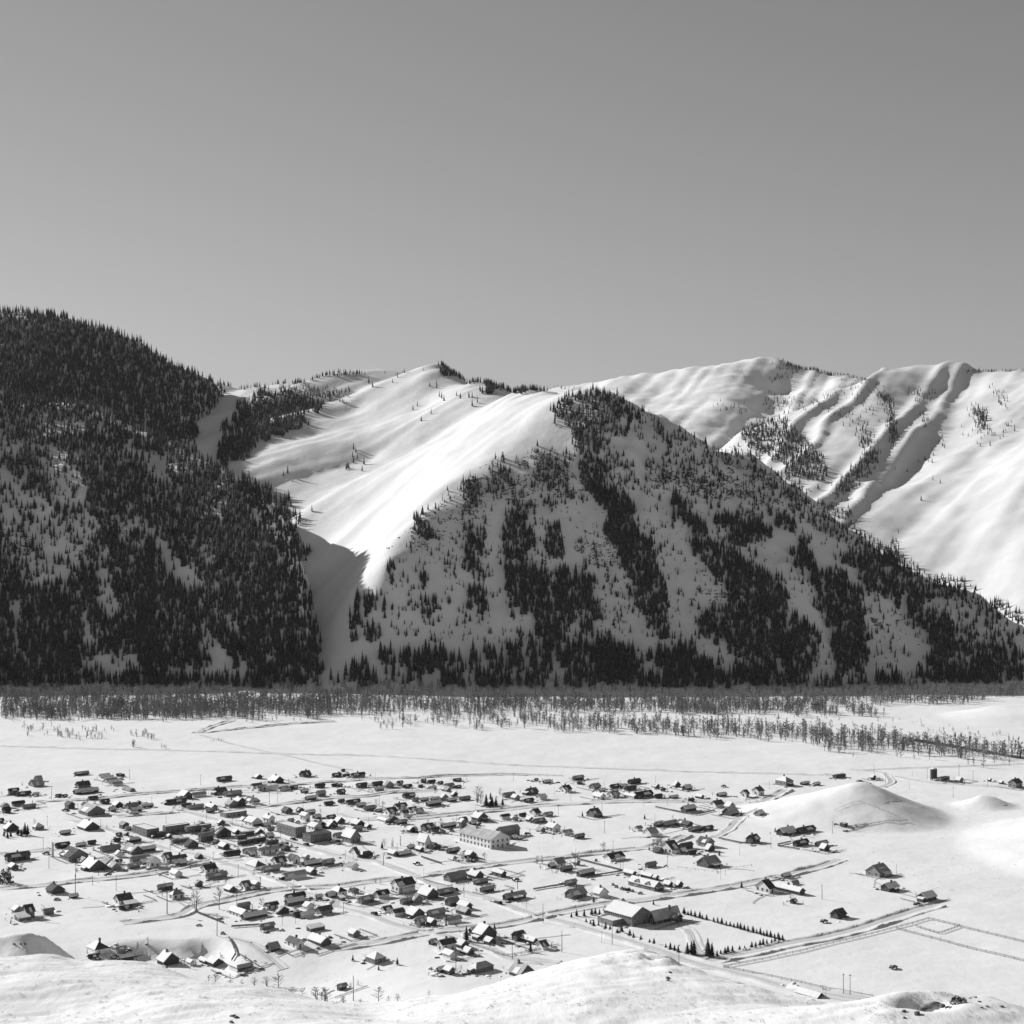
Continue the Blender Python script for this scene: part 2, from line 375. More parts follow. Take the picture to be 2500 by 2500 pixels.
def front(X, Y):
    Z = rbF(X, Y)
    U = X*.86+Y*.5; W_ = -.5*X+.86*Y
    hx, hy, hz_ = P3(2262, 2478, 372); g_ = np.exp(-(((X-hx)/5.5)**2+((Y-hy)/5)**2)); lip = np.exp(-(((X-hx+1)/8)**2+((Y-hy-9)/3.2)**2))
    Z = Z - 5.0*g_ + 1.2*lip
    kx2, ky2, _z = P3(1640, 2372, 462); Z = Z + np.exp(-(((X-kx2)/16)**2+((Y-ky2)/16)**2))*(3.2*fbm(X/6, Y/6, 111, 3)-.4)
    return Z + 1.3*fbm(X/18, Y/30, 101, 3) + .55*fbm(U/12, W_/3.6, 102, 4, .6)
fme, fV, fF = grid_mesh('hillside', np.arange(-260, 261, 1.7), np.concatenate([np.arange(60, 300, 8.0), np.arange(300, 640, 1.7)]), front)
# drop the hidden outer rim below the valley floor
co = np.empty(len(fme.vertices)*3, np.float32); fme.vertices.foreach_get('co', co); co = co.reshape(-1, 3)
co[:, 2] -= (sstep(600, 638, co[:, 1])*60).astype(np.float32); fme.vertices.foreach_set('co', co.ravel()); fme.update()
h_obj = obj('hillside', fme, MAT['snow_front']); tag(h_obj, 'windblown snowy hillside in the foreground', 'hill', kind='structure')
fBVH = BVHTree.FromPolygons(co.tolist(), fF.tolist())

# snow mound on the left with its shaded flank
mc = np.array([P3(*p) for p in [(-300,2300,545),(-40,2293,552),(20,2281,555),(75,2273,560),(115,2283,568),(150,2311,578),(203,2350,600),(240,2400,615)]])
def mound(X, Y):
    q = np.stack([X.ravel(), Y.ravel()], 1); bd = np.full(len(q), 1e9); zc = np.zeros(len(q)); side = np.zeros(len(q)); gl_ = np.zeros(len(q))
    for k in range(len(mc)-1):
        a_, b_ = mc[k], mc[k+1]; d = (b_-a_)[:2]; L = d@d; t = np.clip(((q-a_[:2])@d)/L, 0, 1); p = a_[:2]+t[:, None]*d; v = q-p; dist = np.hypot(v[:, 0], v[:, 1])
        m = dist < bd; bd[m] = dist[m]; zc[m] = (a_[2]+t*(b_[2]-a_[2]))[m]; side[m] = (d[0]*v[:, 1]-d[1]*v[:, 0])[m]; gl_[m] = k+t[m]
    near = np.where(side < 0, .35+.75*sstep(2.2, 3.4, gl_), .5)          # camera side steepens along the flank
    z = zc - near*np.sqrt(bd*bd+1.0) + .6*fbm(q[:, 0]/9, q[:, 1]/9, 131, 3)
    return z.reshape(X.shape)
mme, mV, mF = grid_mesh('snow_mound', np.arange(-235, -110, 1.2), np.arange(520, 690, 1.2), mound)
tag(obj('snow_mound', mme, MAT['snow_front']), 'snowy mound with shaded flank at the lower left', 'hill', kind='structure')
mBVH = BVHTree.FromPolygons(mV.tolist(), mF.tolist())

# ray casting from the photographer's place
Vs = []; Fs = []; n0 = 0
for V, f in [(gV, gF)]+TERR:
    Vs.append(V); Fs.append(f+n0); n0 += len(V)
AllV = np.concatenate(Vs); AllF = np.concatenate(Fs)
BVH = BVHTree.FromPolygons(AllV.tolist(), AllF.tolist())
ORI = Vector((0, 0, CAMZ))
def cast(px, py, bvh=None):
    d = Vector(((px-1250)/F, 1, -(py-1250)/F)).normalized()
    h = (bvh or BVH).ray_cast(ORI, d)
    return h[0]

# ------------------------------------------------------------------ photo tiles used to note positions
TILES = {'T1':(0,1850,.2174),'T2':(400,1850,.2174),'T3':(800,1850,.2174),'T4':(1200,1850,.2174),'T5':(1600,1850,.2381),'T6':(2040,1850,.2381),
         'B1':(0,2120,.2329),'B2':(400,2120,.2329),'B3':(780,2080,.2329),'B4':(1200,2080,.2329),'B5':(1350,2150,.3106),'B6':(1900,2150,.3106),'PX':(0,0,1.0)}
def px_of(t, x, y):
    a, b, s = TILES[t]; return a+x*s, b+y*s
GRID = R(40)                       # the street grid: local x runs away to the right, local y away to the left
CG, SG = math.cos(GRID), math.sin(GRID)
def ppm(py): return (py-1250)/CAMZ # photo pixels per metre on the flat at that row

# ------------------------------------------------------------------ labels that single things out
LANDMARKS = []                     # (phrase, x, y)
def ordinal(n):
    w = ['nearest','second','third','fourth','fifth','sixth','seventh','eighth','ninth','tenth','eleventh','twelfth','thirteenth','fourteenth','fifteenth','sixteenth','seventeenth','eighteenth','nineteenth','twentieth']
    return w[n] if n < len(w) else w[n % 20]+' more'
PENDING = []                       # (object, description, category, group, x, y)
def later(o, desc, cat, group, x, y): PENDING.append((o, desc, cat, group, x, y))
def assign_labels():
    buckets = {}
    for o, desc, cat, group, x, y in PENDING:
        px, py = 1250+F*x/y, 1250+F*CAMZ/y
        best = None
        for ph, lx, ly in LANDMARKS:
            qx, qy = 1250+F*lx/ly, 1250+F*CAMZ/ly
            dd = math.hypot(px-qx, (py-qy)*2.0)
            if dd < 6: continue
            if best is None or dd < best[0]: best = (dd, ph, px-qx, (py-qy)*2.0)
        dd, ph, dx, dy = best
        rel = ('right of' if dx > 0 else 'left of') if abs(dx) > abs(dy) else ('in front of' if dy > 0 else 'behind')
        buckets.setdefault((desc, rel, ph), []).append((dd, o, cat, group))
    for (desc, rel, ph), lst in buckets.items():
        lst.sort(key=lambda t: t[0])
        for k, (dd, o, cat, group) in enumerate(lst):
            if len(lst) == 1: lab = f'{desc} {rel} {ph}'
            else: lab = f'{desc}, {ordinal(k)} {rel} {ph}'
            tag(o, lab, cat, group)

# ------------------------------------------------------------------ house materials and shared small parts
WALL = {'d': simple('wall_dark_log', .08, .85, .35, 1.2, objvar=.35), 'm': simple('wall_weathered', .2, .85, .3, 1.0, objvar=.3),
        'w': simple('wall_white_paint', .66, .7, .12, .8, objvar=.1), 'b': simple('wall_brick', .17, .9, .25, 1.5, objvar=.15)}
ROOF = {'d': simple('roof_bare_shingle', .09, .85, .5, .5, objvar=.4), 'g': simple('roof_frosted_shingle', .34, .85, .25, .35, objvar=.25)}
MAT['roof_snow'] = snow_mat('roof_snow', .76, ((.8, .3), (.2, .3)))
MAT['trim'] = simple('trim_white', .6, .6, .1)
MAT['pane'] = simple('window_glass', .02, .15, .1, spec=.5)
MAT['door'] = simple('door_wood', .1, .7, .3, objvar=.4)
MAT['chimney'] = simple('chimney_brick', .12, .9, .3, 2, objvar=.3)
MAT['pole'] = simple('pole_wood', .05, .9, .3, 2)
MAT['fence'] = simple('fence_wood', .09, .9, .3, 2)
MAT['concrete'] = simple('concrete', .55, .8, .15, 1)
MAT['metal'] = simple('car_paint', .04, .35, .2, 1, spec=.5, objvar=.6)
MAT['rubber'] = simple('tyre_rubber', .02, .8)
MAT['tank'] = simple('tank_staves', .05, .8, .3, 1)

def win_mesh(axis):                # hangs on a wall facing local -x or -y; frame 4 cm proud, pane recessed in it
    b = MB(); w, h, t = .55, .75, .09
    def bx(u0, z0, u1, z1, d0, d1, mi):
        if axis == 'y': b.box(u0, -d1, z0, u1, -d0, z1, mi)
        else: b.box(-d1, u0, z0, -d0, u1, z1, mi)
    bx(-w, -h, w, h, -.02, .04, 1)
    bx(-w-.1, -h-.1, -w, h+.1, -.02, t, 0); bx(w, -h-.1, w+.1, h+.1, -.02, t, 0)
    bx(-w, h, w, h+.1, -.02, t, 0); bx(-w, -h-.1, w, -h, -.02, t, 0); bx(-.03, -h, .03, h, .04, .06, 0)
    me = b.mesh('window'); me.materials.append(MAT['trim']); me.materials.append(MAT['pane']); return me
WIN = {'x': win_mesh('x'), 'y': win_mesh('y')}
def door_mesh(axis):
    b = MB()
    if axis == 'y': b.box(-.5, -.07, 0, .5, .02, 2.1)
    else: b.box(-.07, -.5, 0, .02, .5, 2.1)
    me = b.mesh('door'); me.materials.append(MAT['door']); return me
DOOR = {'x': door_mesh('x'), 'y': door_mesh('y')}
b = MB(); b.box(-.4, -.4, -1.2, .4, .4, 1.0); b.box(-.5, -.5, 1.0, .5, .5, 1.18); b.box(-.25, -.25, 1.18, .25, .25, 1.4)
CHIM = b.mesh('chimney'); CHIM.materials.append(MAT['chimney'])

def gable_parts(root, x0, y0, x1, y1, z0, h, rise, ridge, vis, wall, over=.5, snow_vis=None):
    """walls, roof and roof snow of one gabled block in local coordinates"""
    b = MB()
    if ridge == 'A':
        ym = (y0+y1)/2
        b.add([(x0,y0,z0),(x1,y0,z0),(x1,y1,z0),(x0,y1,z0),(x0,y0,h),(x1,y0,h),(x1,y1,h),(x0,y1,h),(x0,ym,h+rise),(x1,ym,h+rise)],
              [(0,1,5,4),(2,3,7,6),(1,2,6,9,5),(3,0,4,8,7)])
    else:
        xm = (x0+x1)/2
        b.add([(x0,y0,z0),(x1,y0,z0),(x1,y1,z0),(x0,y1,z0),(x0,y0,h),(x1,y0,h),(x1,y1,h),(x0,y1,h),(xm,y0,h+rise),(xm,y1,h+rise)],
              [(1,2,6,5),(3,0,4,7),(0,1,5,8,4),(2,3,7,9,6)])
    obj('wall', b.mesh('wall'), wall, root)
    r = MB(); t = .16
    half = (y1-y0)/2 if ridge == 'A' else (x1-x0)/2
    dz = rise/half*over
    if ridge == 'A':
        ym = (y0+y1)/2
        q1 = [(x0-over,y0-over,h-dz),(x1+over,y0-over,h-dz),(x1+over,ym,h+rise),(x0-over,ym,h+rise)]      # faces the viewer's right
        q2 = [(x0-over,ym,h+rise),(x1+over,ym,h+rise),(x1+over,y1+over,h-dz),(x0-over,y1+over,h-dz)]
    else:
        xm = (x0+x1)/2
        q1 = [(x0-over,y1+over,h-dz),(x0-over,y0-over,h-dz),(xm,y0-over,h+rise),(xm,y1+over,h+rise)]      # faces the viewer's left
        q2 = [(xm,y1+over,h+rise),(xm,y0-over,h+rise),(x1+over,y0-over,h-dz),(x1+over,y1+over,h-dz)]
    r.slab(q1, t); r.slab(q2, t)
    ro = obj('roof', r.mesh('roof'), ROOF['g' if vis == 'g' else 'd'], root)
    def ins(q, k, up):             # snow slab slightly inside the edges of a slope
        c = [sum(p[i] for p in q)/4 for i in range(3)]
        return [tuple(p[i]+(c[i]-p[i])*k+(up if i == 2 else 0) for i in range(3)) for p in q]
    s = MB(); s.slab(ins(q2, .03, t+.004), random.uniform(.15, .35))
    if vis == 's': s.slab(ins(q1, .03, t+.004), random.uniform(.2, .38))
    elif snow_vis:                 # a remnant of snow on the bare slope
        a, c = snow_vis
        def at(u, v): return tuple((q1[0][i]*(1-u)+q1[1][i]*u)*(1-v)+(q1[3][i]*(1-u)+q1[2][i]*u)*v + (t+.004 if i == 2 else 0) for i in range(3))
        s.slab([at(a, .05), at(a+c, .02), at(a+c*.9, .6), at(a+.05*c, .5)], .18)
    obj('roof_snow', s.mesh('roof_snow'), MAT['roof_snow'], root)
    return ro

HOUSES = []                        # (x, y, root)
def wall_fittings(root, x0, y0, x1, y1, h, storeys, door=True, dense_w=3.2):
    hs = h/max(1, storeys); sc = min(1.0, hs/2.5)
    for st in range(storeys):
        z = (st+.54)*hs
        L = y1-y0; n = int(L/dense_w)
        for k in range(n):
            yy = y0+L*(k+.5)/n
            o = obj('window', WIN['x'], None, root, (x0, yy, z)); o.scale = (1, 1.1, sc)
        L = x1-x0; n = int(L/dense_w)
        for k in range(n):
            xx = x0+L*(k+.5)/n
            if st == 0 and door and k == n//2: o = obj('door', DOOR['y'], None, root, (xx, y0, .02)); o.scale = (1, 1, min(1, hs*.85/2.1)); continue
            o = obj('window', WIN['y'], None, root, (xx, y0, z)); o.scale = (1.1, 1, sc)
    if door and int((x1-x0)/dense_w) == 0 and storeys and y1-y0 > 2.5:
        obj('door', DOOR['y'], None, root, ((x0+x1)/2, y0, .1))

SIZE = lambda a: 'tiny' if a < 22 else 'small' if a < 60 else 'middling' if a < 130 else 'large' if a < 300 else 'very large'
RDESC = {'s': 'snow covered', 'g': 'grey', 'd': 'dark bare'}
WDESC = {'d': 'dark', 'm': 'grey', 'w': 'white', 'b': 'dark brick'}
def place(t, cx, cy, wl, wr):
    """near bottom corner pixel, apparent widths of left and right wall -> centre, size"""
    px, py = px_of(t, cx, cy); s = TILES[t][2]
    X, Y, z = on_ground(px, py); k = F/Y
    lx = max(1.9, .97*wr*s/(k*CG)); ly = max(1.9, .98*wl*s/(k*SG))
    if lx > ly*4.2: ly = lx/4.2
    if ly > lx*4.2: lx = ly/4.2
    cxx = X+CG*lx/2-SG*ly/2; cyy = Y+SG*lx/2+CG*ly/2
    z = min(float(ground(cxx, cyy)), z)
    return cxx, cyy, z, lx, ly
def house(t, cx, cy, wl, wr, h, ridge, vis, wall, name=None, label=None, cat=None, chim=None, storeys=None, fit=True, rise=None):
    X, Y, z, lx, ly = place(t, cx, cy, wl, wr)
    area = lx*ly
    nm = name or ('shed' if area < 30 or h < 2.4 else 'house')
    root = empty(nm, (X, Y, z), GRID)
    x0, y0, x1, y1 = -lx/2, -ly/2, lx/2, ly/2; z0 = -1.5
    h = h*(.78 if h > 4.4 else .7); W = WALL[wall]; top = h
    if ridge in 'AB':
        half = (ly if ridge == 'A' else lx)/2
        rs = rise or min(half*random.uniform(.66, .86), 3.8)
        patch = (random.uniform(.03, .5), random.uniform(.2, .48)) if (vis != 's' and random.random() < .6) else None
        ro = gable_parts(root, x0, y0, x1, y1, z0, h, rs, ridge, vis, W, snow_vis=patch); top = h+rs
        shape = 'gabled'
    elif ridge == 'H':
        rs = rise or min(min(lx, ly)*.36, 3.4); o_ = .4; b = MB()
        b.box(x0, y0, z0, x1, y1, h); obj('wall', b.mesh('wall'), W, root)
        m = min(lx, ly)/2
        if lx >= ly: r1, r2 = (x0+m*.9, 0, h+rs), (x1-m*.9, 0, h+rs)
        else: r1, r2 = (0, y0+m*.9, h+rs), (0, y1-m*.9, h+rs)
        c = [(x0-o_, y0-o_, h+.01), (x1+o_, y0-o_, h+.01), (x1+o_, y1+o_, h+.01), (x0-o_, y1+o_, h+.01)]
        fs = [(0,1,5,4),(2,3,4,5),(1,2,5),(3,0,4),(3,2,1,0)] if lx >= ly else [(0,1,4),(1,2,5,4),(2,3,5),(3,0,4,5),(3,2,1,0)]
        b = MB(); b.add(c+[r1, r2], fs); ro = obj('roof', b.mesh('roof'), ROOF['g' if vis == 'g' else 'd'], root)
        b = MB(); up = lambda p, d: (p[0]*.98, p[1]*.98, p[2]+d)
        b.add([up(p, .06) for p in c]+[up(r1, .3), up(r2, .3)], fs[:4] if vis == 's' else fs[1:2]+fs[3:4] if lx >= ly else fs[2:3]+fs[3:4])
        obj('roof_snow', b.mesh('roof_snow'), MAT['roof_snow'], root); top = h+rs; shape = 'hipped'
    elif ridge == 'F':
        b = MB(); b.box(x0, y0, z0, x1, y1, h); obj('wall', b.mesh('wall'), W, root)
        b = MB(); p = .25
        for q in ((x0-.02, y0-.02, x1+.02, y0+p), (x0-.02, y1-p, x1+.02, y1+.02), (x0-.02, y0+p, x0+p, y1-p), (x1-p, y0+p, x1+.02, y1-p)):
            b.box(q[0], q[1], h-.1, q[2], q[3], h+.55)
        obj('parapet', b.mesh('parapet'), W, root)
        b = MB(); b.box(x0+p+.01, y0+p+.01, h+.004, x1-p-.01, y1-p-.01, h+.35)
        ro = obj('roof_snow' if vis == 's' else 'roof', b.mesh('roof'), MAT['roof_snow'] if vis == 's' else ROOF[vis], root); shape = 'flat'
    elif ridge == 'S':             # lean-to
        b = MB(); rs = min(1.4, ly*.25); b.add([(x0,y0,z0),(x1,y0,z0),(x1,y1,z0),(x0,y1,z0),(x0,y0,h),(x1,y0,h),(x1,y1,h+rs),(x0,y1,h+rs)], [(0,1,5,4),(1,2,6,5),(2,3,7,6),(3,0,4,7)])
        obj('wall', b.mesh('wall'), W, root); b = MB()
        b.slab([(x0-.2,y0-.2,h+.002),(x1+.2,y0-.2,h+.002),(x1+.2,y1+.2,h+rs+.002),(x0-.2,y1+.2,h+rs+.002)], .3)
        ro = obj('roof_snow', b.mesh('roof_snow'), MAT['roof_snow'], root); top = h+rs; shape = 'low lean-to'
    else:                          # Q: half-round hut, ridge along A or B
        b = MB(); n = 10; along = ridge[1]; half = (ly if along == 'A' else lx)/2; hh = half*1.0; L = (lx if along == 'A' else ly)/2
        vs = []
        for e in (-L, L):
            for k in range(n+1):
                a = math.pi*k/n; c_, s_ = -half*math.cos(a), hh*math.sin(a)+h*.3
                vs.append((e, c_, s_) if along == 'A' else (-c_, e, s_))
        b.add(vs, [(k, k+1, n+2+k, n+1+k) for k in range(n)]); ro = obj('roof', b.mesh('roof'), ROOF[vis], root)
        b = MB(); b.add([((v[0]*.97, v[1], v[2]) if along == 'A' else (v[0], v[1]*.97, v[2])) for v in vs], [tuple(range(n+1)), tuple(range(2*n+1, n, -1))])
        obj('wall', b.mesh('wall'), W, root); b = MB(); b.box(x0, y0, -1, x1, y1, h*.3); obj('base', b.mesh('base'), W, root)
        shape = 'half-round'; fit = False
    if fit:
        st = storeys if storeys is not None else (0 if h < 2.3 or area < 14 else max(1, int((h+.4)/2.8)))
        wall_fittings(root, x0, y0, x1, y1, h, st)
    if chim is None: chim = (nm == 'house' and random.random() < .75)
    if chim and ridge in 'ABH':
        o = obj('chimney', CHIM, None, root); o.location = (random.uniform(-.2, .2)*lx if ridge != 'B' else random.uniform(-.08, .08)*lx, random.uniform(-.2, .2)*ly if ridge == 'B' else random.uniform(-.08, .08)*ly, top)
    # porches and lean-tos
    if nm == 'house' and ridge in 'ABH' and area > 45 and random.random() < .55:
        side = random.choice('xy'); L = (ly if side == 'x' else lx)*random.uniform(.35, .8); d = random.uniform(1.6, 2.6); c = random.uniform(-.1, .1)*L; hz = min(2.1, h*.8)
        b = MB(); s_ = MB(); zt = hz+.55
        if side == 'x':
            b.box(x0-d, c-L/2, -1, x0-.01, c+L/2, hz); s_.slab([(x0-d-.25, c-L/2-.2, hz+.01), (x0-.01, c-L/2-.2, zt), (x0-.01, c+L/2+.2, zt), (x0-d-.25, c+L/2+.2, hz+.01)], .25)
        else:
            b.box(c-L/2, y0-d, -1, c+L/2, y0-.01, hz); s_.slab([(c-L/2-.2, y0-d-.25, hz+.01), (c+L/2+.2, y0-d-.25, hz+.01), (c+L/2+.2, y0-.01, zt), (c-L/2-.2, y0-.01, zt)], .25)
        po = obj('porch', b.mesh('porch'), W if random.random() < .6 else WALL['d'], root)
        obj('roof_snow', s_.mesh('roof_snow'), MAT['roof_snow'] if side == 'x' or random.random() < .5 else ROOF['g'], po)
    if label: tag(root, label, cat or nm, 'buildings of the town')
    else:
        if ridge[0] == 'Q': d = f'{SIZE(area)} half-round {WDESC[wall]} hut'
        elif ridge == 'S': d = f'{SIZE(area)} {WDESC[wall]} lean-to under snow'
        else: d = f'{SIZE(area)} {WDESC[wall]} {nm} with {RDESC[vis]} {shape} roof'
        later(root, d, cat or nm, 'houses and sheds of the town', X, Y)
    HOUSES.append((X, Y, root, lx, ly, h)); return root
def landmark(phrase, *a, **k):
    lab = k.pop('lab'); r = house(*a, label=lab, **k); LANDMARKS.append((phrase, r.location.x, r.location.y)); return r

# the buildings one would steer by
landmark('the big barn-roofed hall', 'T1', 985, 660, 155, 165, 4, 'B', 'g', 'm', name='hall', lab='big grey building with tall roof near the left edge of town', cat='building', rise=3.6)
landmark('the long flat-roofed block', 'T1', 1650, 895, 230, 120, 5.6, 'F', 's', 'b', name='commercial_building', lab='long flat roofed block at the left end of main street', cat='building')
landmark('the two-storey flat-roofed block', 'T2', 1480, 905, 265, 110, 8.0, 'F', 's', 'm', name='commercial_building', lab='two-storey flat roofed building with rows of windows on main street', cat='building', storeys=2)
landmark('the stack-side building', 'T1', 775, 1170, 160, 185, 3.8, 'B', 'd', 'm', name='gabled_building', lab='dark roofed low building beside a tall pale chimney stack', cat='building')
landmark('the grey church', 'T3', 260, 965, 120, 105, 4.6, 'B', 's', 'm', name='church', lab='grey church with steep snowy roof in the centre of town', cat='church', rise=4.0)
landmark('the white church', 'T3', 1095, 1020, 100, 60, 5.2, 'B', 's', 'w', name='church', lab='narrow white church with snowy roof left of the long white building', cat='church', rise=3.8)
landmark('the long white building', 'T3', 1830, 1030, 375, 220, 7.2, 'B', 'g', 'w', name='long_white_building', lab='two-storey long white building with rows of windows in mid town', cat='building', storeys=2, rise=3.6, chim=True)
landmark('the hedged building', 'B4', 1475, 785, 275, 230, 6.0, 'B', 's', 'm', name='hedged_building', lab='big snow roofed building inside a hedge of young spruces', cat='building', storeys=2, rise=3.6)
landmark('the tall white house', 'B3', 830, 440, 90, 170, 5.5, 'A', 'd', 'w', name='house', lab='tall white two-storey house with dark roof behind the log sheds', cat='house')
landmark('the knoll-foot house', 'T5', 1060, 392, 60, 65, 4.5, 'A', 'd', 'w', name='house', lab='white house with dark roof at the left foot of the knoll', cat='house')
landmark('the dormered bench house', 'T6', 450, 1228, 115, 140, 3.6, 'A', 'g', 'm', name='house', lab='lone grey house with broad dormer on the open slope at right', cat='house')
landmark('the bluff-foot house', 'B1', 1720, 1025, 100, 140, 3.0, 'B', 's', 'd', name='house', lab='dark cabin with big snowy roof under the bluff', cat='house')
landmark('the spruce-flanked house', 'B3', 1700, 945, 95, 150, 4.6, 'B', 's', 'd', name='house', lab='dark house with steep snowy roof between two tall spruces', cat='house', rise=3.4)
landmark('the far farmhouse', 'T4', 930, 258, 20, 115, 3.2, 'A', 'g', 'd', name='barn', lab='grey roofed barn standing alone at the far edge of town', cat='barn')
landmark('the long snow-roofed house', 'B4', 1710, 415, 260, 95, 3.4, 'B', 's', 'm', name='house', lab='long grey house with unbroken snowy roof behind the hedged building', cat='house')
landmark('the tank-side barn', 'T6', 1080, 245, 30, 120, 3.4, 'F', 'd', 'm', name='barn', lab='flat roofed barn beside the dark water tank', cat='barn')

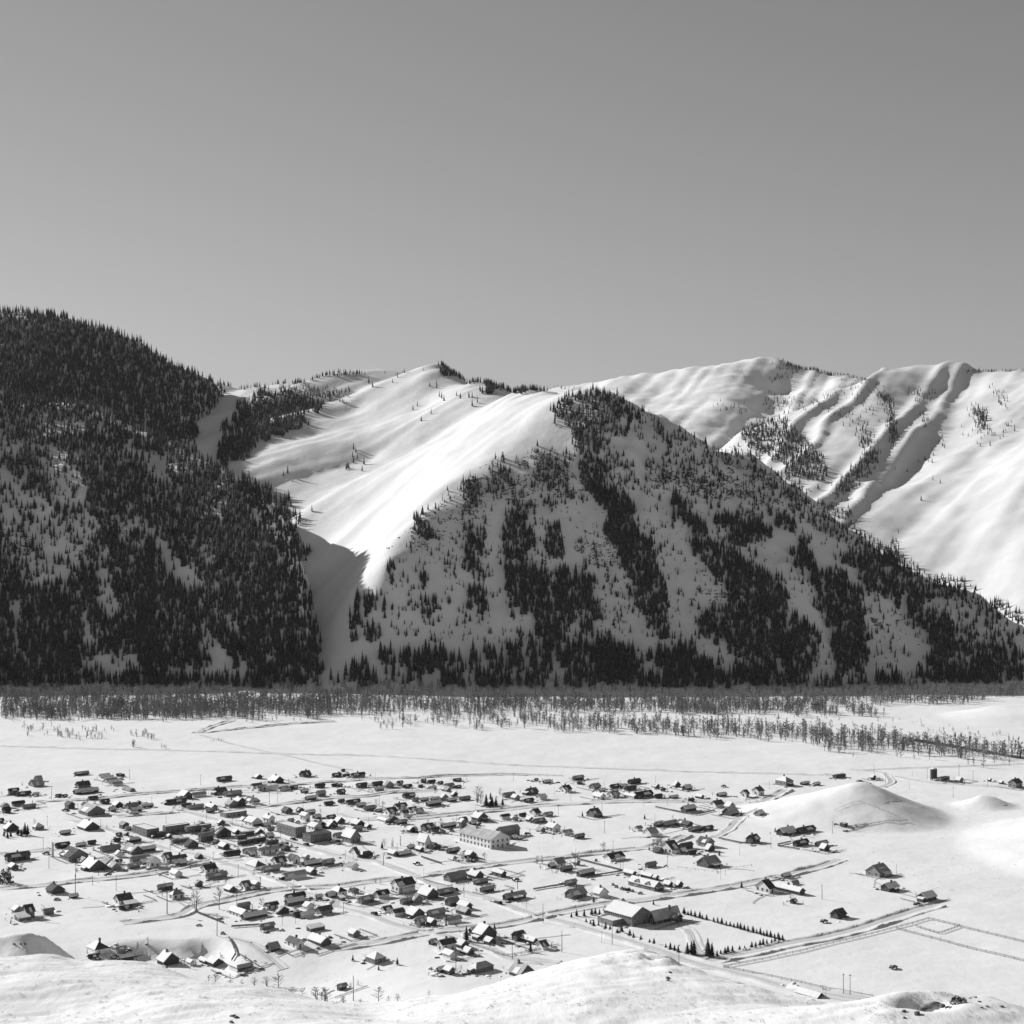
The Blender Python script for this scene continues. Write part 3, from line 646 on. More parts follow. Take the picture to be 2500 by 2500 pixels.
# everything else: tile, near corner, left width, right width, eaves height, ridge, visible roof, wall
LIST = {
'T1': [(850,205,20,125,2.5,'A','g','d'),(415,272,50,50,3,'A','g','d'),(380,332,95,95,2.3,'A','g','m'),(110,425,30,85,4.5,'A','d','d'),(215,435,30,110,2.5,'A','d','d'),(385,430,20,45,1.9,'A','d','d'),(640,450,25,45,1.9,'A','d','d'),(715,448,20,35,1.7,'A','d','d'),(885,345,60,110,3,'A','d','m'),(850,415,40,220,2.7,'A','d','d'),
 (1130,232,25,90,2.6,'A','s','w'),(1160,255,25,100,2.6,'A','s','w'),(1200,278,25,100,2.6,'A','g','w'),(1230,300,25,90,2.6,'A','s','w'),(1270,320,25,90,2.6,'A','g','w'),(1460,385,130,55,2.2,'QB','g','m'),(1320,213,20,40,2,'A','d','d'),(1370,216,15,22,1.7,'A','d','d'),
 (60,628,60,50,3,'A','d','d'),(30,570,30,60,2.6,'B','g','m'),(150,550,30,105,3.1,'A','d','m'),(265,577,25,115,2.6,'A','g','m'),(770,578,65,60,4.2,'B','d','d'),(1010,482,30,75,2.3,'A','d','d'),(1150,522,35,70,2.6,'A','d','d'),(1300,566,60,70,2.8,'B','s','d'),(1440,582,50,95,3,'A','g','m'),(1490,612,25,90,2.6,'A','s','d'),(1545,528,20,35,2.1,'B','d','d'),(1610,566,20,95,2.3,'A','s','d'),(1490,641,15,50,1.7,'A','s','d'),
 (0,742,30,35,3,'A','d','d'),(75,835,60,110,2.8,'B','s','d'),(400,816,60,80,2.8,'H','s','m'),(960,826,135,135,2.6,'B','s','d'),(690,872,25,88,2.4,'A','s','d'),(1380,802,60,60,4,'B','g','d'),(1775,898,30,75,4,'F','s','d'),(90,1172,60,205,3.6,'A','d','d'),(130,1266,65,65,2.7,'B','s','d'),(640,1022,30,120,3,'A','d','d'),(1010,1282,150,160,3,'B','s','d'),(870,1007,20,80,2.1,'A','s','d'),(1000,981,20,65,2.3,'A','d','d'),
 (1150,1066,40,175,2.9,'A','g','m'),(1480,1096,140,110,3.3,'B','g','d'),(1290,952,20,55,2.1,'A','d','d'),(1450,962,40,120,2.6,'H','s','d'),(1600,1062,30,130,2.6,'A','s','d'),(1180,1236,90,100,3,'B','g','m'),(1260,1267,75,75,3,'B','g','m'),(1310,1202,20,50,2.7,'A','d','w'),(1450,1252,30,110,2.9,'A','g','m'),(1490,1182,40,130,3,'A','g','m'),(1680,1242,45,105,4.5,'B','g','w'),(1870,1192,70,60,4.5,'A','d','w'),(1310,1120,30,60,2.6,'B','s','w')],
'T2': [(615,273,30,135,3.1,'A','d','d'),(1040,241,30,60,2.1,'B','s','d'),(1250,291,90,90,3,'B','s','d'),(1000,351,30,95,3.5,'A','d','w'),(1060,376,30,85,3.5,'A','g','w'),(1300,379,25,95,3,'A','g','w'),(1155,372,30,120,2.8,'A','s','w'),(1570,221,60,80,2.6,'A','d','d'),(600,419,65,100,3.2,'A','d','m'),(225,466,90,85,3.6,'B','s','d'),(330,446,30,130,2.8,'A','g','w'),(45,533,40,185,2.7,'A','d','d'),(215,566,25,80,2.7,'A','d','d'),(280,589,30,150,2.7,'A','g','m'),(540,591,100,55,3,'B','s','m'),(490,623,20,72,2.6,'A','g','d'),(700,441,40,160,2.7,'A','g','m'),(735,563,65,90,3.5,'B','g','m'),(840,551,65,70,5,'B','s','d'),(990,531,100,80,3.3,'B','d','w'),(695,676,85,215,3.6,'F','s','m'),(990,776,110,100,4,'B','s','w'),(1180,746,85,60,4.5,'B','s','w'),
 (1370,633,60,70,3,'B','d','d'),(1520,623,40,50,2.7,'B','d','d'),(1620,641,30,75,2.5,'A','s','m'),(1590,721,75,50,5,'B','s','w'),(1750,792,100,60,3.5,'B','d','d'),(1690,822,90,80,3.5,'B','s','w'),(1650,966,110,220,6,'F','d','m'),(20,856,40,240,5.2,'F','s','b'),(260,852,40,130,4.8,'F','s','b'),(395,836,40,125,4.8,'F','s','b'),(420,952,40,125,5,'A','g','d'),(600,905,50,140,4,'B','d','d'),(100,966,30,70,3,'F','s','m'),(165,962,30,110,3,'F','s','m'),(270,1022,55,105,3,'B','d','d'),(825,922,30,100,3,'F','s','d'),(880,887,30,125,3,'F','s','d'),(1050,864,20,60,2.3,'B','s','d'),(850,987,30,80,3,'F','s','d'),(935,967,30,80,3,'F','s','d'),(1030,952,30,110,3,'F','s','d'),(1300,1012,30,95,2.9,'F','s','d'),(1160,985,30,120,2.8,'F','d','d'),
 (1090,1097,40,190,4,'A','g','w'),(915,1087,40,120,3,'A','g','m'),(670,1037,80,65,3,'B','s','d'),(700,1122,40,145,3,'A','d','d'),(40,1192,40,190,3.8,'A','d','w'),(470,1302,70,110,3.5,'A','d','w'),(500,1372,40,190,2.7,'A','g','m'),(130,1346,90,60,2.9,'B','s','w'),(370,1456,30,60,3.2,'B','g','d'),(1030,1267,150,110,3,'H','d','w'),(1125,1297,40,165,2.9,'A','g','m'),(1270,1222,80,100,3.5,'A','d','w'),(1450,1192,75,75,3.8,'B','d','w'),(1590,1152,25,45,2.9,'B','s','m'),(1590,1227,40,180,2.3,'A','s','d'),(1790,1217,30,115,2.7,'A','g','m'),(1370,1377,55,220,3,'A','g','w'),(1650,1324,85,65,2.9,'B','s','d'),
 (1610,487,30,95,2.9,'A','d','d'),(1735,441,35,80,4,'A','g','m'),(1720,346,30,85,3,'A','d','d'),(1820,542,25,75,2.6,'A','d','d'),(1850,692,25,75,2.2,'A','d','d'),(1850,802,40,75,2.6,'B','s','d'),(620,760,30,60,2.3,'B','s','d'),(1560,400,30,60,2.3,'A','s','d'),(1430,360,25,70,2.2,'A','d','d')],
'T3': [(70,223,25,80,2.7,'A','d','d'),(168,161,12,25,1.9,'A','d','d'),(190,216,15,55,1.8,'A','d','d'),(285,233,30,130,3.6,'A','d','m'),(340,341,25,100,3.2,'A','d','d'),(520,321,25,95,3,'A','d','d'),(545,381,20,85,3,'A','s','m'),(650,341,30,90,2.9,'B','g','m'),(795,321,20,50,4,'A','d','m'),(860,346,20,85,2.3,'A','d','d'),(1065,286,15,40,3,'A','d','d'),(1140,291,20,70,2.2,'A','d','d'),(1255,301,12,40,2,'A','d','d'),(1330,341,25,90,3,'A','g','m'),(1425,271,20,75,2,'A','d','d'),(1430,349,15,70,1.8,'A','d','d'),(1035,341,12,35,1.8,'A','d','d'),(1150,358,20,70,2,'A','s','d'),(1340,386,70,45,2.6,'B','g','m'),(1405,441,20,55,2.4,'B','s','d'),(870,461,35,110,2.9,'A','d','m'),(130,416,35,65,3,'A','d','d'),(60,331,20,60,2.2,'A','d','d'),(135,331,12,30,2.2,'A','d','d'),(5,541,20,55,2.6,'A','d','d'),(135,513,15,50,2.4,'A','d','d'),(230,531,30,130,2.9,'A','d','m'),(345,561,25,80,2.6,'A','d','d'),(435,601,30,105,3.1,'A','g','d'),(550,616,15,65,2,'A','g','d'),
 (690,646,65,90,3.5,'A','d','w'),(780,591,45,110,3.5,'A','d','w'),(850,656,40,60,3.2,'A','d','w'),(925,623,35,75,3.5,'A','d','w'),(990,633,30,80,3,'A','g','w'),(1060,493,20,75,2.2,'A','s','d'),(1130,551,30,145,3.2,'A','s','d'),(1175,491,20,80,2.6,'A','d','d'),(1280,481,20,75,2.7,'B','s','m'),(1360,501,20,90,2.4,'A','s','d'),(970,501,25,50,2.6,'A','g','m'),(1500,486,25,105,2.4,'A','g','d'),(1800,549,30,60,2.9,'B','s','d'),(650,736,110,40,2.7,'B','s','w'),(690,739,40,100,3,'B','d','d'),(780,756,25,110,2.9,'A','g','d'),(5,691,15,60,2.2,'A','d','d'),(330,781,80,80,2.9,'B','s','d'),(110,746,50,80,2.2,'B','s','d'),(440,801,15,50,2.2,'B','s','d'),(310,831,30,80,2.6,'A','g','m'),
 (330,1122,100,30,3,'A','d','w'),(390,1131,40,115,3.2,'H','d','d'),(1190,1019,50,35,3.6,'B','s','w'),(1040,1063,60,40,2.7,'B','s','d'),(1360,1081,30,125,2.9,'A','g','d'),(1500,1152,40,20,4.6,'B','g','w'),(1550,1171,20,50,3.6,'A','d','w'),(740,1111,85,50,2.5,'B','s','m'),(805,1113,30,135,2.2,'A','s','d'),(270,1263,80,70,2.9,'B','g','w'),(1100,831,60,100,4,'A','d','m'),(1170,846,25,85,3.6,'A','d','m'),(1300,796,30,145,2.4,'A','s','d'),(1500,791,30,60,5,'B','s','m'),(1690,726,80,110,4,'B','s','d'),(880,690,20,60,2.2,'A','d','d'),(20,790,40,90,2.6,'B','s','d')],
'T4': [(600,293,25,75,2.2,'A','s','d'),(500,266,12,25,1.8,'A','d','d'),(830,396,65,75,3.5,'A','d','w'),(1150,359,55,85,3,'A','g','m'),(1355,349,25,90,2.7,'A','d','d'),(1460,341,20,65,2.4,'A','s','d'),(1560,301,30,130,3,'A','d','d'),(980,303,12,40,1.8,'A','d','d'),(1230,383,15,55,1.8,'A','s','d'),(150,451,30,120,3,'A','g','m'),(265,483,45,55,3.2,'B','s','m'),(430,421,60,100,3,'A','d','d'),(385,508,25,90,2.5,'A','d','d'),(550,479,50,75,2.9,'A','d','w'),(1225,476,90,60,3.5,'B','s','w'),(1360,456,60,90,3.5,'A','g','w'),(1600,463,110,40,2.7,'B','s','w'),(1640,463,50,195,3.4,'A','d','d'),(1520,373,30,120,2.7,'A','d','d'),(1845,349,15,40,2.5,'B','s','d'),(120,693,25,90,3,'A','d','w'),(260,713,20,40,2.6,'A','g','m'),(500,656,70,55,3,'A','d','w'),(610,668,30,85,2.7,'A','g','m'),(330,666,15,60,2,'A','d','d'),(420,723,40,50,2.4,'B','s','m'),(490,743,30,120,2.7,'A','g','d'),
 (690,839,85,90,4.2,'B','s','w'),(820,876,35,95,2.9,'A','g','w'),(955,916,25,98,3,'A','g','d'),(1150,673,80,90,3.2,'A','d','m'),(745,1243,80,90,4,'A','g','w'),(800,1287,30,115,3,'A','g','d'),(995,1341,40,180,3,'A','s','d'),(850,1443,30,115,3,'A','g','m'),(1340,1169,80,170,3,'A','d','w'),(1755,1241,30,110,2.9,'A','g','m'),(1790,891,85,95,3.2,'A','g','w'),(1640,826,30,60,2.7,'A','g','w'),(1870,775,30,75,3,'A','g','d')],
'T5': [(5,316,15,40,2.7,'A','s','d'),(75,346,12,30,1.8,'A','d','d'),(200,304,15,65,2.1,'B','s','d'),(320,336,40,65,2.7,'A','s','d'),(10,421,20,70,3,'A','d','d'),(165,421,20,80,1.7,'A','s','d'),(470,423,55,32,2.5,'B','s','d'),(355,456,15,50,2.1,'A','d','d'),(655,403,25,90,2.2,'A','s','d'),(930,409,50,40,4,'A','d','w'),(620,513,50,95,3.2,'A','d','w'),(755,532,40,70,3,'B','s','m'),(780,603,85,90,3,'A','g','d'),(1070,603,45,55,2.9,'A','d','m'),(310,556,45,125,3,'A','s','d'),(1340,296,95,90,4.6,'H','g','m'),(1510,283,20,85,2.1,'A','s','d'),(1640,288,20,60,2,'A','s','d'),(10,716,25,85,3.2,'A','g','d'),(110,713,40,140,2.7,'A','g','m'),(330,723,100,60,3.6,'B','d','d'),(370,766,30,115,2.9,'A','g','d'),(500,753,30,110,2.4,'A','d','d'),(170,986,115,90,4,'A','d','w'),(280,946,35,120,3.5,'A','d','d'),(350,1001,25,80,2.2,'A','d','d'),(530,921,90,85,4,'B','d','m'),(540,1133,105,150,3.2,'A','g','d'),(1000,881,60,85,3.6,'A','d','d'),(1310,801,60,160,3.2,'A','s','d'),(1490,785,50,190,3,'A','d','d'),(1450,916,35,150,3,'A','d','d'),(1670,916,30,125,2.7,'A','g','d'),(1730,963,40,70,2.7,'B','s','d'),(140,1333,50,35,2.7,'B','s','d'),(230,1333,20,60,2.2,'B','s','d'),(1410,1313,50,85,1.4,'QA','g','w'),(1170,1396,125,70,4,'A','d','w'),(1480,1414,230,45,2.9,'B','s','d'),(1320,1241,25,80,2.5,'A','s','d'),(540,966,30,80,2.2,'B','s','d')],
'T6': [(5,216,30,125,3,'F','d','d'),(1270,259,30,50,3,'B','s','m'),(1850,316,60,90,5,'A','d','m'),(1580,246,15,25,2.3,'B','s','d'),(1700,272,12,30,2,'B','s','d'),(550,1380,70,130,3.2,'A','s','d'),(380,229,15,40,3,'B','s','d'),(90,717,40,45,2.9,'F','s','d')],
'B1': [(540,276,85,110,3,'B','d','d'),(740,319,20,65,1.8,'A','d','d'),(285,531,95,65,4.5,'A','d','m'),(200,561,80,100,2.3,'S','s','m'),(470,493,25,80,3.2,'A','g','m'),(1250,382,80,120,3.3,'A','d','w'),(1330,413,50,110,2.3,'S','s','m'),(1265,442,25,110,1.9,'A','d','d'),(1670,241,30,125,3.6,'A','g','d'),(1810,331,60,110,3.4,'H','g','w'),(995,906,135,130,3,'H','d','w'),(1235,891,25,75,2.9,'A','g','m'),(1260,946,25,120,1.9,'A','s','d'),(1420,941,20,60,2.1,'A','d','d'),(940,957,20,70,1.6,'A','d','d')],
'B2': [(850,236,70,60,3.4,'A','d','w'),(960,221,55,45,4,'B','s','m'),(690,256,80,60,2.4,'B','s','d'),(820,531,180,70,3.4,'B','s','w'),(790,451,30,105,4,'A','g','m'),(850,547,50,215,2.4,'A','s','d'),(1300,401,40,160,3,'A','s','d'),(1300,346,40,170,3,'A','d','m'),(1080,441,35,110,3.4,'A','d','w'),(1200,491,25,105,2.7,'B','g','d'),(1500,446,50,70,2.9,'B','s','w'),(1640,491,50,120,3.2,'A','d','m'),(1380,521,20,65,2.7,'A','d','d'),(1455,526,30,115,2.5,'A','s','w'),(1030,651,30,120,2.9,'A','g','m'),(1540,669,55,140,2.2,'S','s','d'),(1390,851,130,75,4,'B','d','w'),(1650,829,170,100,2.9,'B','s','d'),(1840,1286,25,75,2.7,'A','g','d'),(520,1041,90,90,2.9,'B','s','d'),(770,1087,110,40,3,'B','s','w'),(790,1087,30,125,3,'A','g','d'),(280,1021,60,30,2.1,'B','s','w'),(430,1006,80,30,2.1,'B','s','d')],
'B3': [(50,141,30,100,2.9,'A','g','w'),(200,481,100,85,4.2,'H','d','w'),(230,516,40,40,2.3,'S','s','d'),(445,553,45,125,3.6,'A','g','m'),(620,491,50,110,3.2,'A','d','w'),(1130,501,110,115,3.2,'B','s','d'),(1260,463,40,150,2.7,'A','g','d'),(870,556,30,120,3,'A','g','m'),(990,546,30,90,3,'B','g','m'),(685,646,40,75,2.9,'A','d','w'),(790,683,45,100,3.2,'A','d','w'),(980,696,90,120,2.3,'B','s','d'),(1160,691,40,160,3,'A','g','m'),(1370,576,60,100,3.2,'A','g','d'),(1540,611,100,60,2.9,'B','s','d'),(1530,667,110,60,3,'B','g','d'),(1050,777,60,60,3,'A','g','m'),(1170,783,60,60,3,'B','s','d'),(1345,762,40,145,3,'A','g','w'),(355,903,65,65,2.9,'B','s','m'),(580,1183,105,110,3.4,'H','s','m'),(1290,1061,60,140,5,'A','d','w'),(1370,1131,90,70,3,'B','s','w'),(1260,1271,20,70,2.3,'A','s','d'),(1360,1293,60,60,2.9,'B','s','d'),(1640,1279,75,190,3,'H','g','m'),(1370,321,75,180,3.2,'A','g','m'),(1640,291,90,80,3,'B','s','d'),(1640,351,30,130,2.5,'A','g','d'),(1710,433,30,125,2.9,'A','g','d'),(1780,985,60,70,2.8,'B','s','d'),(480,520,30,70,2.2,'B','s','d')],
'B4': [(110,271,110,45,3.4,'B','s','d'),(165,518,50,205,3,'A','g','d'),(270,941,60,90,3.6,'A','d','d'),(440,976,150,40,2.7,'B','s','d'),(540,1031,75,60,2.7,'A','d','w'),(300,1326,120,150,2.7,'B','g','d'),(850,501,80,160,3.4,'A','g','d'),(1130,481,70,100,3,'B','s','w'),(1480,266,90,40,3,'B','s','d'),(1670,291,100,40,2.7,'B','s','d'),(1720,301,20,35,2.5,'B','s','d'),(1850,373,45,50,2.9,'B','s','d')],
'B6': [(470,306,50,80,3.2,'A','d','d'),(1160,171,55,110,3.1,'A','s','d'),(115,184,15,35,2,'A','d','d'),(310,926,215,30,.6,'B','s','d')],
}
for t, L in LIST.items():
    for e in L:
        if e[6] == 'd' and e[4] < 3 and random.random() < .25: e = e[:6]+('s',)+e[7:]
        house(t, *e)
# back-yard sheds and woodsheds behind the houses
base = [hh for hh in HOUSES if hh[5] >= 2.6 and hh[1] < 1150 and 1250+F*hh[0]/hh[1] < 1650]
for X, Y, r_, lx, ly, h in base*3:
    if random.random() < .35: continue
    a_ = random.choice((0, 1.57, 3.14, -1.57))+GRID+random.uniform(-.3, .3); d_ = max(lx, ly)*.5+random.uniform(3, 10); x, y = X+math.cos(a_)*d_, Y+math.sin(a_)*d_
    if any(math.hypot(x-q[0], y-q[1]) < .5*max(q[3], q[4])+2.2 for q in HOUSES): continue
    z = float(ground(x, y)); k_ = F/y; ppx, ppy = 1250+F*x/y, 1250-F*(z-CAMZ)/y; w_ = random.uniform(2.2, 5)
    house('PX', ppx, ppy, w_*random.uniform(.6, 1)*SG*k_, w_*CG*k_, random.uniform(1.9, 2.7), random.choice('AB'), random.choice('sssgd'), random.choice('ddm'), name='shed', chim=False, fit=False)
# wings that belong to the two big buildings: parts of them
def wing(main, name, *a, **k):
    r = house(*a, name=name, label='-', **k)
    for key in ('label', 'category', 'group'):
        if key in r: del r[key]
    d = r.location-main.location; r.parent = main; r.rotation_euler = (0, 0, 0)
    r.location = (d.x*CG+d.y*SG, -d.x*SG+d.y*CG, d.z)
big = {q[2]['label']: q[2] for q in HOUSES if q[2].get('label')}
hedged = big['big snow roofed building inside a hedge of young spruces']; white = big['two-storey long white building with rows of windows in mid town']
wing(hedged, 'long_wing', 'B5', 800, 347, 40, 225, 3.6, 'A', 'g', 'd', rise=3.6, chim=True)
wing(hedged, 'gabled_porch', 'B5', 965, 330, 40, 60, 3.4, 'B', 'g', 'd', chim=False)
wing(hedged, 'flat_annexe', 'B5', 470, 360, 115, 100, 3.2, 'F', 's', 'm')
wing(white, 'rear_wing', 'T4', 110, 905, 60, 215, 5.8, 'A', 'g', 'm', chim=False)
# dormer on the bench house
for X, Y, r, lx, ly, h in HOUSES:
    if r.get('label', '').startswith('lone grey house with broad dormer'):
        b = MB(); b.box(-lx*.28, -ly*.30, h+.3, lx*.2, -ly*.02, h+1.9); d = obj('dormer', b.mesh('dormer'), WALL['m'], r)
        b = MB(); b.slab([(-lx*.32, -ly*.36, h+1.9), (lx*.24, -ly*.36, h+1.9), (lx*.24, 0, h+2.2), (-lx*.32, 0, h+2.2)], .2); obj('roof', b.mesh('roof'), ROOF['g'], d)
    if 'snowy roof behind the hedged building' in r.get('label', ''):
        for k in (-.22, .18):
            b = MB(); b.box(-lx*.55, ly*k-1.6, .8, -lx*.2, ly*k+1.6, h+.6); d = obj('dormer', b.mesh('dormer'), WALL['m'], r)
            b = MB(); b.slab([(-lx*.6, ly*k-1.9, h+.5), (-lx*.6, ly*k, h+1.7), (-lx*.1, ly*k, h+1.7), (-lx*.1, ly*k-1.9, h+.5)][::-1], .25); b.slab([(-lx*.6, ly*k, h+1.7), (-lx*.6, ly*k+1.9, h+.5), (-lx*.1, ly*k+1.9, h+.5), (-lx*.1, ly*k, h+1.7)][::-1], .25); obj('roof_snow', b.mesh('roof_snow'), MAT['roof_snow'], d)
    if r.name.startswith('church') and 'stone' not in r.get('label', ''):
        pass
# tall pale stack by the building
X, Y, z = on_ground(*px_of('T1', 592, 1108)); b = MB(); b.tube((0, 0, -1), (0, 0, 8), .75, .6, 12); b.tube((0, 0, 8), (0, 0, 8.3), .7, .7, 12)
o = obj('chimney_stack', b.mesh('chimney_stack'), MAT['concrete'], None, (X, Y, z)); tag(o, 'tall pale chimney stack left of a dark roofed building', 'chimney')
X, Y, z = on_ground(*px_of('B3', 1327, 772)); b = MB(); b.tube((0, 0, -1), (0, 0, 5.4), .38, .32, 8)
o = obj('chimney_stack', b.mesh('chimney_stack'), MAT['pole'], None, (X, Y, z)); tag(o, 'thick dark smoke stack in front of a white house on the corner', 'chimney')
# water tank
X, Y, z = on_ground(*px_of('T6', 1006, 232)); tk = empty('water_tank', (X, Y, z))
b = MB(); b.tube((0, 0, 1.6), (0, 0, 8.6), 2.5, 2.5, 20); obj('tank_body', b.mesh('tank_body'), MAT['tank'], tk)
for k in range(4):
    b = MB(); b.tube((0, 0, 1.4+k*1.9+.5), (0, 0, 1.4+k*1.9+.72), 2.56, 2.56, 20); obj('hoop', b.mesh('hoop'), MAT['pole'], tk)
for k in range(8):
    a = k*math.pi/4+.2; b = MB(); b.tube((2.2*math.cos(a), 2.2*math.sin(a), -.5), (2.2*math.cos(a), 2.2*math.sin(a), 1.6), .2, .2, 6); obj('leg', b.mesh('leg'), MAT['pole'], tk)
b = MB(); b.tube((0, 0, 8.6), (0, 0, 9.2), 2.6, 1.9, 20); b.tube((0, 0, 9.2), (0, 0, 9.6), 1.9, .5, 20); obj('snow_cap', b.mesh('snow_cap'), MAT['roof_snow'], tk)
tag(tk, 'dark cylindrical water tank with snow cap beyond the knoll', 'water tank'); LANDMARKS.append(('the water tank', X, Y))
kx_, ky_, _ = on_ground(2130, 1990); LANDMARKS.append(('the conical knoll', kx_, ky_))

# ------------------------------------------------------------------ ploughed streets with snow banks
def road(name, label, pts, width=6.0, bank=1.05, cat='road', mat_i=0):
    P = []
    for t, x, y in pts:
        X, Y, z = on_ground(*px_of(t, x, y)); P.append((X, Y))
    P = np.array(P)
    # smooth and resample every 3 m
    seg = np.r_[0, np.cumsum(np.hypot(*np.diff(P, axis=0).T))]; n = max(4, int(seg[-1]/3)); s = np.linspace(0, seg[-1], n)
    Q = np.stack([np.interp(s, seg, P[:, 0]), np.interp(s, seg, P[:, 1])], 1)
    for _ in range(6): Q[1:-1] = (Q[:-2]+2*Q[1:-1]+Q[2:])/4
    T = np.gradient(Q, axis=0); T /= np.linalg.norm(T, axis=1)[:, None]; N = np.stack([-T[:, 1], T[:, 0]], 1)
    w = width/2
    offs = [-w-2.0, -w-.9, -w-.1, -.9, -.3, .3, .9, w+.1, w+.9, w+2.0]
    V = []
    for j, o in enumerate(offs):
        jit = .5*vnoise(s/7, s*0+j, 5)
        xy = Q + N*(o+(jit if abs(o) > w else 0*jit))[:, None]
        z = ground(xy[:, 0], xy[:, 1])
        if abs(o) > w+1.5: z = z - .05
        elif abs(o) > w+.5: z = z + np.clip(bank*(.75+1.1*vnoise(s/9, s*0+j*3.3, 11)+.5*vnoise(s/2.5, s*0+j, 12)), .12, None)
        elif abs(abs(o)-.6) < .35: z = z + .13
        else: z = z + .16
        V.append(np.stack([xy[:, 0], xy[:, 1], z], 1))
    V = np.stack(V, 1); m = len(offs); i = np.arange(n*m).reshape(n, m)
    f = np.stack([i[:-1, :-1], i[1:, :-1], i[1:, 1:], i[:-1, 1:]], -1).reshape(-1, 4)
    me = mesh_np(name, V.reshape(-1, 3), f)
    mi = np.tile(np.array([1, 1, 0, 2, 0, 2, 0, 1, 1]), n-1); me.materials.append(MAT['snow_road']); me.materials.append(MAT['snow_bank']); me.materials.append(MAT['snow_rut'])
    me.polygons.foreach_set('material_index', mi.astype(np.int32)); me.polygons.foreach_set('use_smooth', np.ones(len(f), bool))
    o = obj(name, me); tag(o, label, cat, kind='structure'); return o
road('road', 'ploughed road running up right past the hedged building', [('B5',1230,640),('B5',1330,610),('B5',1600,558),('B5',1932,482),('B6',350,455),('B6',700,365),('B6',1040,250),('B6',1250,190)], 8)
road('road', 'snowy street behind the hedged building', [('B3',120,1010),('B3',560,962),('B3',980,872),('B3',1200,832),('B3',1932,775),('B4',250,735),('B4',480,700),('B4',600,655),('B4',1100,560),('B4',1280,537),('T5',20,1437),('T5',870,1307),('T5',1300,1217),('T5',1650,1130),('T5',1900,1045)], 6)
road('road', 'snowy street in front of the long white building', [('B1',1280,575),('B1',1932,492),('B2',300,402),('B2',800,303),('B2',1160,225),('B2',1420,212),('B2',1932,182),('B3',400,325),('B3',800,282),('B3',1030,257),('B3',1932,122),('T4',340,1165),('T4',1250,1065),('T4',1790,1005),('T5',180,855),('T5',320,800)], 6)
road('road', 'snowy street through the left of town', [('B1',0,215),('B1',470,178),('B1',900,125),('B1',1150,110),('B1',1650,45),('T2',100,1240),('T2',500,1165),('T2',870,1135)], 6)
road('road', 'highway curving past the far houses', [('T3',130,625),('T3',350,690),('T3',1000,680),('T3',1410,635),('T3',1932,592),('T4',500,540),('T4',1100,508),('T4',1932,492),('T5',500,445),('T5',860,478),('T5',1010,468),('T5',1350,330)], 7)
road('road', 'back street behind the two-storey flat-roofed block', [('T1',1320,662),('T1',1932,612),('T2',230,602)], 5)
road('road', 'back street among the far cabins', [('T2',1050,560),('T2',1240,530),('T2',1550,495),('T3',0,450),('T3',400,440),('T3',700,388),('T3',1200,372)], 5)
road('road', 'edge road along the far side of town', [('T1',400,500),('T1',1000,470),('T1',1500,415),('T1',1932,382),('T2',540,350),('T2',980,316),('T2',1540,298),('T2',1932,266),('T3',650,232),('T3',1050,222),('T3',1500,196),('T4',0,195),('T4',400,192)], 5)
road('road', 'short street at the left edge of town', [('T1',0,1088),('T1',300,1052),('T1',560,1032)], 5)
road('road', 'main street running down right past the hedged building', [('T2',100,570),('T2',400,640),('T2',800,742),('T2',1000,795),('T2',1500,965),('T2',1932,1092),('T3',550,1150),('T3',960,1300),('B3',1250,352),('B3',1800,480),('B4',400,640),('B4',900,762),('B4',1300,882),('B4',1700,1002),('B5',1100,642),('B5',1300,690),('B5',1700,790),('B6',0,820),('B6',400,895),('B6',760,950)], 8)
road('road', 'cross street running down right in front of the log sheds', [('T2',0,1012),('T2',500,1112),('T2',700,1182),('T2',1060,1290),('T2',1450,1420),('B2',1450,252),('B2',1900,330),('B3',130,560),('B3',500,642),('B3',870,782),('B3',1200,842),('B3',1380,892),('B3',1932,1050),('B4',160,1115),('B4',700,1170)], 6)
road('road', 'street past the long flat-roofed block', [('T1',800,700),('T1',1250,812),('T1',1600,930),('T1',1932,1042),('T2',120,1060)], 7)
road('track', 'curved track down the bluff', [('B2',650,722),('B2',860,762),('B2',1100,920),('B2',1250,1062)], 3, .35)
road('track', 'driveway looping to the hedged building', [('B5',1180,590),('B5',1110,480),('B5',1095,410),('B5',1060,380)], 3.5, .5)
road('track', 'valley track toward the river trees', [('PX',478,1790),('PX',520,1773),('PX',565,1760)], 5, 1.1)
road('track', 'valley track along the cottonwoods', [('PX',490,1790),('PX',600,1778),('PX',700,1768),('PX',820,1762)], 5, 1.1)
road('track', 'faint path across the open field', [('PX',490,1795),('PX',600,1825),('PX',700,1845),('PX',850,1880)], 3, .3)
road('track', 'low ditch bank across the open field', [('PX',0,1822),('PX',400,1832),('PX',900,1845),('PX',1250,1868),('PX',1700,1885),('PX',2030,1893)], 2.5, .9)
road('track', 'curving drive beyond the knoll', [('T6',150,120),('T6',500,150),('T6',590,250),('T6',480,300)], 3, .6)
road('track', 'road to the water tank', [('T6',600,190),('T6',900,250),('T6',1400,285),('T6',1932,310)], 5, .7)
road('track', 'track across the far field', [('T6',200,130),('T6',800,105),('T6',1500,80),('T6',1932,65)], 3, .6)
road('track', 'hillside track left of the knoll', [('T5',600,820),('T5',760,740),('T5',820,660),('T5',880,620)], 4, .7)
